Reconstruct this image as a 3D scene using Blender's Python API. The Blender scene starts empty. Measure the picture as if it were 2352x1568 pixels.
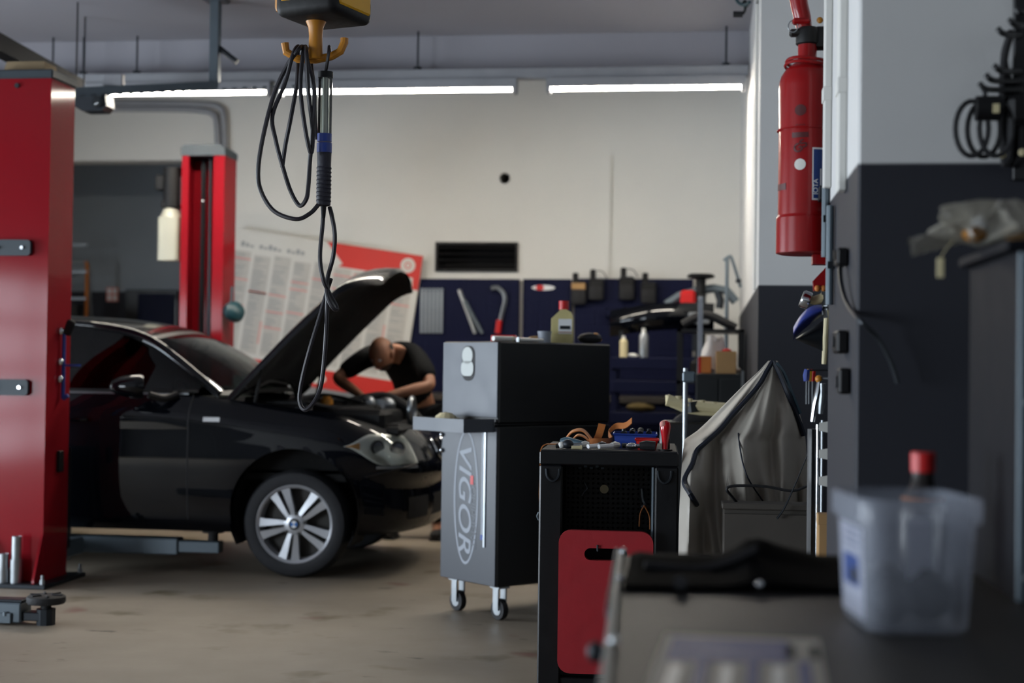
import bpy, bmesh, math, random
from mathutils import Vector, Matrix, Euler
random.seed(7)
SC = bpy.context.scene
COL = SC.collection
R = math.radians

# ------------------------------------------------------------------ camera
FPX = 3400.0
YAW, PITCH, ROLL = R(7.5), R(1.03), R(0.75)
CAMP = Vector((0, 0, 1.24))
_r0 = Vector((math.cos(YAW), math.sin(YAW), 0))
_f = Vector((-math.sin(YAW)*math.cos(PITCH), math.cos(YAW)*math.cos(PITCH), math.sin(PITCH)))
_u0 = _r0.cross(_f)
_u = _u0*math.cos(ROLL) - _r0*math.sin(ROLL)
_r = _r0*math.cos(ROLL) + _u0*math.sin(ROLL)
cam = bpy.data.cameras.new('camera')
cam.sensor_width = 36.0
cam.lens = FPX/2352*36
cam.clip_start = 0.05
cam.clip_end = 200
cam.dof.use_dof = True
cam.dof.focus_distance = 5.3
cam.dof.aperture_fstop = 2.0
camo = bpy.data.objects.new('camera', cam)
COL.objects.link(camo)
camo.matrix_world = Matrix(((_r.x, _u.x, -_f.x, CAMP.x), (_r.y, _u.y, -_f.y, CAMP.y), (_r.z, _u.z, -_f.z, CAMP.z), (0, 0, 0, 1)))
SC.camera = camo

# ------------------------------------------------------------------ world, exposure
W = bpy.data.worlds.new('sky')
SC.world = W
W.use_nodes = True
bg = W.node_tree.nodes['Background']
bg.inputs['Color'].default_value = (0.80, 0.90, 1.0, 1)     # even overcast daylight
bg.inputs['Strength'].default_value = 12.0
SC.view_settings.view_transform = 'Standard'
SC.view_settings.look = 'None'
SC.view_settings.gamma = 1
SC.view_settings.use_curve_mapping = False
SC.view_settings.exposure = 0.9
LAMP_STRENGTH = 62.0

# portals: they give off nothing, they only steer sampling to the daylight of the two door openings in the left wall
for a, b in ((-3.0, 1.9), (4.4, 8.2)):
    L = bpy.data.lights.new('door_left_offscreen', 'AREA'); L.shape = 'RECTANGLE'; L.size = 2.3; L.size_y = b-a; L.cycles.is_portal = True
    o = bpy.data.objects.new('door_left_offscreen', L); COL.objects.link(o); o.location = (-8.15, (a+b)/2, 1.15); o.rotation_euler = (0, R(-90), 0)

# survey helpers: a sighted direction and a real distance give a point of the room
def _dir(px, py): return _f + _r*((px-1176)/FPX) - _u*((py-784)/FPX)
def PZ(px, py, Z): return CAMP + _dir(px, py)*Z
def PV(px, py, v):
    d = _dir(px, py); return CAMP + d*(v/d.y)
def PU(px, py, u):
    d = _dir(px, py); return CAMP + d*(u/d.x)
def PH(px, py, z):
    d = _dir(px, py); return CAMP + d*((z-CAMP.z)/d.z)

# ------------------------------------------------------------------ materials
def srgb(c):
    if isinstance(c, str):
        c = [int(c[i:i+2], 16)/255 for i in (0, 2, 4)]
    return tuple((x/12.92 if x <= 0.04045 else ((x+0.055)/1.055)**2.4) for x in c)
MATS = {}
def mat(name, col, rough=0.5, metal=0.0, var=0.12, scale=8.0, bump=0.0, coat=0.0, emit=0.0, spec=0.5, trans=0.0, alpha=1.0, sss=0.0, coatr=0.03):
    if name in MATS: return MATS[name]
    c = srgb(col)
    m = bpy.data.materials.new(name); m.use_nodes = True
    nt = m.node_tree; b = nt.nodes['Principled BSDF']
    tc = nt.nodes.new('ShaderNodeTexCoord')
    nz = nt.nodes.new('ShaderNodeTexNoise'); nz.inputs['Scale'].default_value = scale; nz.inputs['Detail'].default_value = 5
    nt.links.new(tc.outputs['Object'], nz.inputs['Vector'])
    mx = nt.nodes.new('ShaderNodeMix'); mx.data_type = 'RGBA'
    mx.inputs[6].default_value = tuple(x*(1-var) for x in c)+(1,)
    mx.inputs[7].default_value = tuple(min(1, x*(1+var)) for x in c)+(1,)
    nt.links.new(nz.outputs['Fac'], mx.inputs[0])
    nt.links.new(mx.outputs[2], b.inputs['Base Color'])
    b.inputs['Metallic'].default_value = metal
    b.inputs['Specular IOR Level'].default_value = spec
    mr = nt.nodes.new('ShaderNodeMapRange'); mr.inputs[3].default_value = max(0, rough-0.08*min(1, rough*3)); mr.inputs[4].default_value = min(1, rough+0.08*min(1, rough*3))
    nt.links.new(nz.outputs['Fac'], mr.inputs[0]); nt.links.new(mr.outputs[0], b.inputs['Roughness'])
    b.inputs['Coat Weight'].default_value = coat; b.inputs['Coat Roughness'].default_value = coatr
    b.inputs['Transmission Weight'].default_value = trans
    b.inputs['Alpha'].default_value = alpha
    if sss: b.inputs['Subsurface Weight'].default_value = sss; b.inputs['Subsurface Radius'].default_value = (0.01, 0.005, 0.003)
    if emit:
        b.inputs['Emission Color'].default_value = c+(1,); b.inputs['Emission Strength'].default_value = emit
    if bump:
        bp = nt.nodes.new('ShaderNodeBump'); bp.inputs['Strength'].default_value = bump; bp.inputs['Distance'].default_value = 0.01
        nt.links.new(nz.outputs['Fac'], bp.inputs['Height']); nt.links.new(bp.outputs['Normal'], b.inputs['Normal'])
    MATS[name] = m
    return m
def glass(name, tint, gloss=0.04, rough=0.02):
    m = bpy.data.materials.new(name); m.use_nodes = True
    nt = m.node_tree; nt.nodes.clear()
    o = nt.nodes.new('ShaderNodeOutputMaterial'); t = nt.nodes.new('ShaderNodeBsdfTransparent'); g = nt.nodes.new('ShaderNodeBsdfGlossy')
    fr = nt.nodes.new('ShaderNodeFresnel'); fr.inputs['IOR'].default_value = 1.5
    nz = nt.nodes.new('ShaderNodeTexNoise'); nz.inputs['Scale'].default_value = 3
    mr = nt.nodes.new('ShaderNodeMapRange'); mr.inputs[3].default_value = rough*0.7; mr.inputs[4].default_value = rough*1.3
    nt.links.new(nz.outputs['Fac'], mr.inputs[0]); nt.links.new(mr.outputs[0], g.inputs['Roughness'])
    t.inputs['Color'].default_value = srgb(tint)+(1,)
    x = nt.nodes.new('ShaderNodeMixShader')
    nt.links.new(fr.outputs[0], x.inputs[0]); nt.links.new(t.outputs[0], x.inputs[1]); nt.links.new(g.outputs[0], x.inputs[2]); nt.links.new(x.outputs[0], o.inputs[0])
    MATS[name] = m
    return m
def cloudy(name, col, opacity, rough=0.3):
    """milky plastic: part see-through, part diffuse and glossy"""
    m = mat(name, col, rough, var=0.05)
    m.node_tree.nodes['Principled BSDF'].inputs['Alpha'].default_value = opacity
    return m
def twotone(name, top, low, z, rough=0.7, seam=0.004):
    """wall paint: one colour above the height z, another below"""
    m = bpy.data.materials.new(name); m.use_nodes = True
    nt = m.node_tree; b = nt.nodes['Principled BSDF']
    g = nt.nodes.new('ShaderNodeNewGeometry'); sp = nt.nodes.new('ShaderNodeSeparateXYZ')
    nt.links.new(g.outputs['Position'], sp.inputs[0])
    mr = nt.nodes.new('ShaderNodeMapRange'); mr.inputs[1].default_value = z-seam; mr.inputs[2].default_value = z+seam
    nt.links.new(sp.outputs['Z'], mr.inputs[0])
    nz = nt.nodes.new('ShaderNodeTexNoise'); nz.inputs['Scale'].default_value = 2.2; nz.inputs['Detail'].default_value = 8
    nt.links.new(g.outputs['Position'], nz.inputs['Vector'])
    def ramp(c):
        x = nt.nodes.new('ShaderNodeMix'); x.data_type = 'RGBA'
        c = srgb(c); x.inputs[6].default_value = tuple(k*0.93 for k in c)+(1,); x.inputs[7].default_value = tuple(min(1, k*1.05) for k in c)+(1,)
        nt.links.new(nz.outputs['Fac'], x.inputs[0]); return x
    a, l = ramp(low), ramp(top)
    mx = nt.nodes.new('ShaderNodeMix'); mx.data_type = 'RGBA'
    nt.links.new(mr.outputs[0], mx.inputs[0]); nt.links.new(a.outputs[2], mx.inputs[6]); nt.links.new(l.outputs[2], mx.inputs[7])
    nt.links.new(mx.outputs[2], b.inputs['Base Color'])
    b.inputs['Roughness'].default_value = rough
    n2 = nt.nodes.new('ShaderNodeTexNoise'); n2.inputs['Scale'].default_value = 90; nt.links.new(g.outputs['Position'], n2.inputs['Vector'])
    bp = nt.nodes.new('ShaderNodeBump'); bp.inputs['Strength'].default_value = 0.12; bp.inputs['Distance'].default_value = 0.004
    nt.links.new(n2.outputs['Fac'], bp.inputs['Height']); nt.links.new(bp.outputs['Normal'], b.inputs['Normal'])
    MATS[name] = m
    return m

# ------------------------------------------------------------------ mesh helpers
def catmull(pts, n=8, closed=False):
    pts = [Vector(p) for p in pts]; out = []; N = len(pts)
    rng = range(N if closed else N-1)
    for i in rng:
        if closed: p0, p1, p2, p3 = pts[i-1], pts[i], pts[(i+1) % N], pts[(i+2) % N]
        else: p0, p1, p2, p3 = pts[max(i-1, 0)], pts[i], pts[i+1], pts[min(i+2, N-1)]
        for k in range(n):
            t = k/n
            out.append(0.5*((2*p1)+(p2-p0)*t+(2*p0-5*p1+4*p2-p3)*t*t+(3*p1-p0-3*p2+p3)*t**3))
    if not closed: out.append(pts[-1])
    return out
class MB:
    def __init__(s): s.v = []; s.f = []; s.mi = []; s.cur = 0
    def add(s, vs, fs, M=None):
        o = len(s.v)
        s.v += [tuple(M @ Vector(p)) if M else tuple(p) for p in vs]
        for f in fs: s.f.append(tuple(i+o for i in f)); s.mi.append(s.cur)
        return s
    def mat(s, i): s.cur = i; return s
    def box(s, c, sz, bev=0.0, rot=None, seg=1):
        M = Matrix.Translation(Vector(c))
        if rot is not None: M = M @ (Euler(rot).to_matrix().to_4x4() if not isinstance(rot, Matrix) else rot)
        hx, hy, hz = sz[0]/2, sz[1]/2, sz[2]/2
        if bev <= 0:
            vs = [(x, y, z) for x in (-hx, hx) for y in (-hy, hy) for z in (-hz, hz)]
            fs = [(0, 1, 3, 2), (4, 6, 7, 5), (0, 4, 5, 1), (2, 3, 7, 6), (0, 2, 6, 4), (1, 5, 7, 3)]
            return s.add(vs, fs, M)
        bm = bmesh.new(); bmesh.ops.create_cube(bm, size=1)
        for v in bm.verts: v.co = Vector((v.co.x*sz[0], v.co.y*sz[1], v.co.z*sz[2]))
        bmesh.ops.bevel(bm, geom=list(bm.edges), offset=min(bev, 0.49*min(sz)), segments=seg, profile=0.5, affect='EDGES')
        bm.verts.index_update()
        s.add([v.co.copy() for v in bm.verts], [[v.index for v in f.verts] for f in bm.faces], M); bm.free()
        return s
    def bb(s, a, b, bev=0.0):
        a, b = Vector(a), Vector(b)
        return s.box((a+b)/2, tuple(abs(x) for x in (b-a)), bev)
    def cyl(s, p0, p1, r0, r1=None, n=16, caps=True):
        r1 = r0 if r1 is None else r1
        p0, p1 = Vector(p0), Vector(p1); d = (p1-p0).normalized()
        a = d.orthogonal().normalized(); b = d.cross(a)
        vs = []; fs = []
        for p, r in ((p0, r0), (p1, r1)):
            for i in range(n):
                t = 2*math.pi*i/n; vs.append(p+a*math.cos(t)*r+b*math.sin(t)*r)
        for i in range(n): j = (i+1) % n; fs.append((i, j, n+j, n+i))
        if caps: fs.append(tuple(range(n))[::-1]); fs.append(tuple(range(n, 2*n)))
        return s.add(vs, fs)
    def tube(s, pts, r, n=8, closed=False, smooth=0, flat=None):
        if smooth: pts = catmull(pts, smooth, closed)
        pts = [Vector(p) for p in pts]; N = len(pts)
        if isinstance(r, (list, tuple)) and len(r) != N:
            r = [r[min(len(r)-1, int(q))]*(1-q % 1)+r[min(len(r)-1, int(q)+1)]*(q % 1) for q in (k*(len(r)-1)/(N-1) for k in range(N))]
        vs = []; fs = []; prev = None
        for i, p in enumerate(pts):
            if closed: d = pts[(i+1) % N]-pts[i-1]
            else: d = pts[min(i+1, N-1)]-pts[max(i-1, 0)]
            d.normalize()
            if prev is None: a = d.orthogonal().normalized()
            else:
                a = prev - d*prev.dot(d)
                a = a.normalized() if a.length > 1e-6 else d.orthogonal().normalized()
            prev = a; b = d.cross(a)
            rr = r[i] if isinstance(r, (list, tuple)) else r
            for k in range(n):
                t = 2*math.pi*k/n; vs.append(p+a*math.cos(t)*rr+b*math.sin(t)*rr*(flat or 1))
        for i in range(N if closed else N-1):
            j = (i+1) % N
            for k in range(n): l = (k+1) % n; fs.append((i*n+k, i*n+l, j*n+l, j*n+k))
        if not closed: fs.append(tuple(range(n))[::-1]); fs.append(tuple((N-1)*n+k for k in range(n)))
        return s.add(vs, fs)
    def ribbon(s, pts, w, th=0.003, smooth=0, side=(0, 1, 0)):
        """flat strap along a path; side is the width direction"""
        if smooth: pts = catmull(pts, smooth)
        pts = [Vector(p) for p in pts]; N = len(pts); sd = Vector(side).normalized(); vs = []; fs = []
        for i, p in enumerate(pts):
            d = (pts[min(i+1, N-1)]-pts[max(i-1, 0)]).normalized(); nn = d.cross(sd)
            nn = nn.normalized() if nn.length > 1e-5 else Vector((0, 0, 1))
            ww = w[i] if isinstance(w, (list, tuple)) else w
            for a, b in ((-1, -1), (1, -1), (1, 1), (-1, 1)): vs.append(p+sd*a*ww/2+nn*b*th/2)
        for i in range(N-1):
            for k in range(4): l = (k+1) % 4; fs.append((i*4+k, i*4+l, i*4+4+l, i*4+4+k))
        fs.append((3, 2, 1, 0)); fs.append(tuple((N-1)*4+k for k in range(4)))
        return s.add(vs, fs)
    def lathe(s, prof, n=24, M=None, cap=True):
        vs = []; fs = []; m = len(prof)
        for i in range(n):
            t = 2*math.pi*i/n
            for r, z in prof: vs.append((r*math.cos(t), r*math.sin(t), z))
        for i in range(n):
            j = (i+1) % n
            for k in range(m-1): fs.append((i*m+k, j*m+k, j*m+k+1, i*m+k+1))
        if cap:
            if prof[0][0] > 1e-6: fs.append(tuple(i*m for i in range(n))[::-1])
            if prof[-1][0] > 1e-6: fs.append(tuple(i*m+m-1 for i in range(n)))
        return s.add(vs, fs, M)
    def prism(s, poly, h, M=None):
        """polygon in xy extruded from z=0 to z=h"""
        n = len(poly)
        vs = [(p[0], p[1], 0) for p in poly]+[(p[0], p[1], h) for p in poly]
        fs = [tuple(range(n))[::-1], tuple(range(n, 2*n))]+[(i, (i+1) % n, n+(i+1) % n, n+i) for i in range(n)]
        return s.add(vs, fs, M)
    def grid(s, fn, nu, nv, wrap=False):
        vs = [fn(i/(nu-1) if not wrap else i/nu, j/(nv-1)) for i in range(nu) for j in range(nv)]
        fs = []
        for i in range(nu if wrap else nu-1):
            k = (i+1) % nu
            for j in range(nv-1): fs.append((i*nv+j, k*nv+j, k*nv+j+1, i*nv+j+1))
        return s.add(vs, fs)
    def ball(s, c, r, n=12, sq=(1, 1, 1)):
        c = Vector(c); m = max(6, n//2+1)
        prof = [(math.sin(math.pi*k/(m-1)), -math.cos(math.pi*k/(m-1))) for k in range(m)]
        return s.lathe(prof, n, Matrix.Translation(c) @ Matrix.Diagonal((r*sq[0], r*sq[1], r*sq[2], 1)), cap=False)
    def build(s, name, m, parent=None, ang=35, loc=None, flat=False):
        me = bpy.data.meshes.new(name); me.from_pydata(s.v, [], s.f); me.update()
        ms = m if isinstance(m, (list, tuple)) else [m]
        for x in ms: me.materials.append(MATS[x] if isinstance(x, str) else x)
        if len(ms) > 1: me.polygons.foreach_set('material_index', s.mi)
        if not flat:
            me.polygons.foreach_set('use_smooth', [True]*len(me.polygons))
            me.set_sharp_from_angle(angle=R(ang))
        bm = bmesh.new(); bm.from_mesh(me); bmesh.ops.remove_doubles(bm, verts=bm.verts, dist=1e-6)
        bmesh.ops.recalc_face_normals(bm, faces=bm.faces); bm.to_mesh(me); bm.free()
        o = bpy.data.objects.new(name, me); COL.objects.link(o)
        if loc is not None: o.location = loc
        if parent: o.parent = parent
        return o
def plate(outer, holes, y0, y1):
    """upright slab in the xz plane with real openings, from y0 to y1"""
    bm = bmesh.new(); es = []
    for loop in [outer]+list(holes):
        vs = [bm.verts.new((p[0], y0, p[1])) for p in loop]
        es += [bm.edges.new((vs[i], vs[(i+1) % len(vs)])) for i in range(len(vs))]
    bmesh.ops.triangle_fill(bm, use_beauty=True, edges=es)
    ret = bmesh.ops.extrude_face_region(bm, geom=list(bm.faces))
    for v in [g for g in ret['geom'] if isinstance(g, bmesh.types.BMVert)]: v.co.y = y1
    bm.verts.index_update(); mb = MB(); mb.add([v.co.copy() for v in bm.verts], [[v.index for v in f.verts] for f in bm.faces]); bm.free()
    return mb
def lattice(x0, x1, z0, z1, nx, nz, hw, hh, y, th):
    """sheet at depth y, th thick, pierced by nx by nz real oblong holes"""
    px, pz = (x1-x0)/nx, (z1-z0)/nz
    xs = [x0]+[c for i in range(nx) for c in (x0+(i+.5)*px-hw/2, x0+(i+.5)*px+hw/2)]+[x1]
    zs = [z0]+[c for j in range(nz) for c in (z0+(j+.5)*pz-hh/2, z0+(j+.5)*pz+hh/2)]+[z1]
    W_ = len(zs); N = len(xs)*W_; k = lambda i, j: i*W_+j
    vs = [(a, y, c) for a in xs for c in zs]+[(a, y+th, c) for a in xs for c in zs]; fs = []
    for i in range(len(xs)-1):
        for j in range(W_-1):
            q = (k(i, j), k(i+1, j), k(i+1, j+1), k(i, j+1))
            if i % 2 and j % 2:
                fs += [(q[a], q[(a+1) % 4], q[(a+1) % 4]+N, q[a]+N) for a in range(4)]
            else: fs += [q, tuple(t+N for t in q[::-1])]
    return MB().add(vs, fs)
def rrect(w, h, r, n=5, cx=0, cy=0):
    out = []
    for sx, sy, a0 in ((1, 1, 0), (-1, 1, 90), (-1, -1, 180), (1, -1, 270)):
        for k in range(n+1):
            a = R(a0+90*k/n); out.append((cx+sx*(w/2-r)+r*math.cos(a), cy+sy*(h/2-r)+r*math.sin(a)))
    return out
def thing(name, label, cat, loc=(0, 0, 0), rz=0.0, group=None):
    o = bpy.data.objects.new(name, None); COL.objects.link(o); o.empty_display_size = 0.1
    o.location = loc; o.rotation_euler = (0, 0, rz)
    return tag(o, label, cat, group)
def tag(o, label, cat, group=None):
    o['label'] = label; o['category'] = cat
    if group: o['group'] = group
    return o
def struct(o): o['kind'] = 'structure'; return o
def lab(o, t): o['label'] = t; return o
def text(name, s, size, m, parent, M, extrude=0.0006, align='CENTER', shear=0.0, bold=0.0):
    cu = bpy.data.curves.new(name, 'FONT'); cu.body = s; cu.size = size; cu.extrude = extrude
    cu.align_x = align; cu.align_y = 'CENTER'; cu.shear = shear; cu.offset = bold
    ob = bpy.data.objects.new(name, cu); COL.objects.link(ob)
    me = bpy.data.meshes.new_from_object(ob.evaluated_get(bpy.context.evaluated_depsgraph_get()))
    COL.objects.unlink(ob); bpy.data.objects.remove(ob)
    me.transform(M); me.materials.clear(); me.materials.append(MATS[m]); me.name = name
    o = bpy.data.objects.new(name, me); COL.objects.link(o)
    if parent: o.parent = parent
    return o
def frame(o, x, y):
    """matrix of a flat print: origin, its right and its up direction"""
    x = Vector(x).normalized(); y = Vector(y); y = (y-x*y.dot(x)).normalized(); z = x.cross(y); o = Vector(o)
    return Matrix(((x.x, y.x, z.x, o.x), (x.y, y.y, z.y, o.y), (x.z, y.z, z.z, o.z), (0, 0, 0, 1)))
def copy_tree(o, parent=None, **kw):
    c = o.copy(); COL.objects.link(c)
    if parent: c.parent = parent
    for ch in list(o.children): copy_tree(ch, c)
    return c

# palette
mat('red_paint', 'B0121C', 0.38, coat=0.15, var=0.06, scale=3)
mat('red_plastic', 'C01A1A', 0.4)
mat('black_plastic', '0F0F11', 0.55, bump=0.1, scale=40, spec=0.3)
mat('black_rubber', '17171A', 0.72, bump=0.2, scale=60)
mat('dark_steel', '2A2E33', 0.45, metal=0.6)
mat('grey_steel', '59646C', 0.45, metal=0.3)
mat('chrome', 'C9CDD2', 0.16, metal=1.0, var=0.05)
mat('zinc', '9BA0A4', 0.35, metal=0.8)
mat('white_plastic', 'D8D8D2', 0.4)
mat('cream', 'CFC39A', 0.5)
mat('cardboard', 'A88458', 0.85)
mat('navy_cloth', '11182E', 0.85)
mat('orange_leather', 'B56A2A', 0.6, var=0.25)
mat('blue_plastic', '1C3A8C', 0.4)
mat('yellow_plastic', 'E0A81C', 0.42)
mat('ochre_plastic', 'B8791C', 0.45)
mat('black_paint', '0F1013', 0.42, coat=0.1)
mat('void_black', '040404', 0.9)
mat('skin', '9A6A50', 0.55, sss=0.05)
# ================================================================== the room
V_BACK, CEIL = 12.7, 4.14
U_RIGHT = 0.27
def mk_concrete():
    m = bpy.data.materials.new('floor_concrete'); m.use_nodes = True; MATS['floor_concrete'] = m
    nt = m.node_tree; b = nt.nodes['Principled BSDF']; g = nt.nodes.new('ShaderNodeNewGeometry')
    def noise(sc, det, off=(0, 0, 0), st=(1, 1, 1)):
        mp = nt.nodes.new('ShaderNodeMapping'); mp.inputs['Location'].default_value = off; mp.inputs['Scale'].default_value = st
        n = nt.nodes.new('ShaderNodeTexNoise'); n.inputs['Scale'].default_value = sc; n.inputs['Detail'].default_value = det
        nt.links.new(g.outputs['Position'], mp.inputs['Vector']); nt.links.new(mp.outputs[0], n.inputs['Vector']); return n
    def ramp(n, a, c):
        r = nt.nodes.new('ShaderNodeValToRGB'); r.color_ramp.elements[0].position = a; r.color_ramp.elements[1].position = c
        nt.links.new(n.outputs['Fac'], r.inputs['Fac']); return r
    def mix(fac, c1, c2, k=None):
        x = nt.nodes.new('ShaderNodeMix'); x.data_type = 'RGBA'
        if fac is not None: nt.links.new(fac, x.inputs[0])
        for i, c in ((6, c1), (7, c2)):
            if isinstance(c, str): x.inputs[i].default_value = srgb(c)+(1,)
            else: nt.links.new(c, x.inputs[i])
        return x.outputs[2]
    base = mix(noise(1.1, 8).outputs['Fac'], '75695A', '9C9080')
    st = ramp(noise(2.3, 4, (3.1, 1.7, 0)), 0.60, 0.72)
    c2 = mix(st.outputs['Color'], base, '5C5038')
    sp = ramp(noise(3.4, 5, (11.2, 4.3, 0), (0.8, 1.7, 1)), 0.66, 0.72)
    c3 = mix(sp.outputs['Color'], c2, '2E2823')
    rd = ramp(noise(1.7, 2, (7.7, 9.1, 0)), 0.69, 0.76)
    c4 = mix(rd.outputs['Color'], c3, '6E3A36')
    nt.links.new(c4, b.inputs['Base Color'])
    mr = nt.nodes.new('ShaderNodeMapRange'); mr.inputs[3].default_value = 0.42; mr.inputs[4].default_value = 0.68
    nt.links.new(noise(4, 6).outputs['Fac'], mr.inputs[0]); nt.links.new(mr.outputs[0], b.inputs['Roughness'])
    bp = nt.nodes.new('ShaderNodeBump'); bp.inputs['Strength'].default_value = 0.15; bp.inputs['Distance'].default_value = 0.004
    nt.links.new(noise(25, 6).outputs['Fac'], bp.inputs['Height']); nt.links.new(bp.outputs['Normal'], b.inputs['Normal'])
mk_concrete()
mat('wall_white', 'D2D1CC', 0.8, var=0.05, scale=1.5)
mat('wall_grey', '8C959C', 0.8, var=0.06, scale=1.5)
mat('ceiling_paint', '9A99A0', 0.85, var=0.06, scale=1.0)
twotone('paint_recess', '8C949B', '1E2029', 1.98)
twotone('paint_pillar', 'CFCFCE', '1E2029', 1.70)
twotone('paint_near', 'CFCFCE', '1E2029', 1.735)
struct(MB().bb((-9, -5, -0.2), (4.5, 16, 0)).build('floor', 'floor_concrete'))
SOFF = PV(960, 72, 10.1).z
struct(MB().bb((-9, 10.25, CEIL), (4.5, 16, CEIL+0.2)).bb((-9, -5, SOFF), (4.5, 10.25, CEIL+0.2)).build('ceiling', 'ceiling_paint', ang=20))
uo = PV(517, 500, V_BACK).x                       # right jamb of the recess behind the far post
z_lint = PV(280, 369, V_BACK).z
_va, _vb, _hc = PV(1006, 619, V_BACK), PV(1186, 562, V_BACK), PV(1160, 410, V_BACK)
VENT = [(_va.x, _va.z), (_vb.x, _va.z), (_vb.x, _vb.z), (_va.x, _vb.z)]
HOLE = [(_hc.x+.047*math.cos(R(15*k)), _hc.z+.047*math.sin(R(15*k))) for k in range(24)]
struct(plate([(-9, z_lint), (uo, z_lint), (uo, 0), (U_RIGHT+0.3, 0), (U_RIGHT+0.3, CEIL), (-9, CEIL)], [VENT, HOLE], V_BACK, V_BACK+0.25).build('wall_back', 'wall_white', ang=20))
struct(MB().bb((-9, 14.7, 0), (uo+0.6, 14.9, CEIL)).build('wall_recess', 'paint_recess'))
struct(MB().bb((uo, V_BACK+0.25, 0), (uo+0.2, 14.7, CEIL)).build('wall_recess_side', 'paint_recess'))
# blocked-up opening that stands a little proud of the back wall, its hole and the vent slot
a, b = PV(875, 640, V_BACK), PV(1404, 358, V_BACK)
pan = struct(plate([(a.x, a.z-0.9), (b.x, a.z-0.9), (b.x, b.z), (a.x, b.z)], [VENT, HOLE], V_BACK-0.018, V_BACK).build('trim_1', 'wall_white', ang=20))
MB().lathe([(0.047, 0.0), (0.047, 0.30), (0, 0.30)], 24, Matrix.Translation((_hc.x, V_BACK-0.018, _hc.z)) @ Matrix.Rotation(R(-90), 4, 'X'), cap=False).build('pipe_sleeve', 'black_plastic', pan)
a, b = _va, _vb
vent = thing('wall_vent', 'black slotted ventilation grille set in the white back wall', 'vent', ((a.x+b.x)/2, V_BACK-0.018, a.z))
w, h = b.x-a.x, b.z-a.z
MB().bb((-w/2, 0.0, 0.0), (w/2, 0.40, 0.003)).bb((-w/2, 0.0, h-0.003), (w/2, 0.40, h)).bb((-w/2, 0.0, 0.003), (-w/2+0.003, 0.40, h-0.003)).bb((w/2-0.003, 0.0, 0.003), (w/2, 0.40, h-0.003)).bb((-w/2, 0.40, 0), (w/2, 0.41, h)).build('duct', 'black_plastic', vent)
fr = MB().bb((-w/2-0.02, -0.02, -0.02), (w/2+0.02, 0, 0)).bb((-w/2-0.02, -0.02, h), (w/2+0.02, 0, h+0.02)).bb((-w/2-0.02, -0.02, 0), (-w/2, 0, h)).bb((w/2, -0.02, 0), (w/2+0.02, 0, h))
fr.build('frame', 'black_plastic', vent)
for k in range(4): MB().box((0, -0.012, h*(k+0.5)/4), (w, 0.004, 0.03), rot=(0.7, 0, 0)).build('slat', 'black_plastic', vent)
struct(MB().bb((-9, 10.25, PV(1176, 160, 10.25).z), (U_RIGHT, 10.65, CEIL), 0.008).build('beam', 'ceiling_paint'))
# right: wall running to the far pillar, alcove, near pillar
struct(MB().bb((U_RIGHT, 8.0, 0), (1.6, 13.0, CEIL)).build('wall_right', 'paint_pillar'))
struct(MB().bb((U_RIGHT-0.012, 8.45, 1.70), (U_RIGHT, 8.53, CEIL), 0.004).build('trim_2', 'wall_white'))
struct(MB().bb((1.5, 4.2, 0), (1.7, 8.0, CEIL)).build('wall_alcove', 'paint_pillar'))
NP = PZ(1968, 700, 3.5); U_NP, V_NP = NP.x, NP.y
V_NPB = V_NP + 0.82
struct(MB().bb((U_NP, V_NP, 0), (3.2, V_NPB, CEIL), 0.006).build('wall_near_pillar', 'paint_near'))
struct(MB().bb((3.2, -5, 0), (3.4, 4.4, CEIL)).build('wall_far_right', 'paint_near'))
# left wall with two sectional doors whose window rows let the daylight in; the street side behind is closed
mat('door_panel', '3C4147', 0.5)
DOORS = ((-3.0, 1.9), (4.4, 8.2))
lw = MB()
for a, b in ((-5, DOORS[0][0]), (DOORS[0][1], DOORS[1][0]), (DOORS[1][1], 14.8)): lw.bb((-8.2, a, 0), (-7.9, b, CEIL))
lw.bb((-8.2, DOORS[0][0], 2.3), (-7.9, DOORS[0][1], CEIL)).bb((-8.2, DOORS[1][0], 2.3), (-7.9, DOORS[1][1], CEIL))
struct(lw.build('wall_left', 'paint_pillar'))
mat('door_glass', 'F2F6F8', 0.1)
for n, (a, b) in enumerate(DOORS):
    d = struct(MB().bb((-8.1, a, 0), (-8.04, b, 0.12)).build('door_%d' % (n+1), 'door_panel'))
    for k in range(4):
        z = 0.12+k*0.545
        MB().bb((-8.1, a, z+0.45), (-8.04, b, z+0.545)).build('rail', 'door_panel', d)
    for k in range(4):
        y = a+(b-a)*k/3
        MB().bb((-8.1, max(a, y-0.04), 0.12), (-8.04, min(b, y+0.04), 2.3)).build('mullion', 'door_panel', d)
struct(MB().bb((-9, -5.2, 0), (4.5, -4.9, CEIL)).build('wall_front', 'paint_near'))
# ------------------------------------------------------------------ strip lamps, hung on rods from a steel trunking
mat('lamp_housing', '8F9196', 0.5)
mat('tube_glow', 'FFF6E6', 0.4, emit=LAMP_STRENGTH, var=0.0)
mat('tube_off', 'D8D8D2', 0.4)
VL = 10.1
ZT = PV(900, 203, VL).z
def strip_lamp(u0, u1, v, label, group=None, z=None, tube='tube_glow'):
    t = thing('strip_lamp', label, 'lamp', ((u0+u1)/2, v, z or ZT), 0, group)
    L = (u1-u0)/2
    h = MB().bb((-L-0.03, -0.06, 0.035), (L+0.03, 0.06, 0.05))
    for s in (-1, 1): h.box((0, s*0.058, 0.014), (2*L+0.06, 0.006, 0.056))
    h.build('reflector', 'lamp_housing', t)
    MB().cyl((-L, 0, 0), (L, 0, 0), 0.030, n=14).build('tube', tube, t)
    for s in (-1, 1): MB().box((s*(L+0.015), 0, 0.0), (0.03, 0.11, 0.09), 0.006).build('end_cap', 'lamp_housing', t)
    return t
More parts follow.
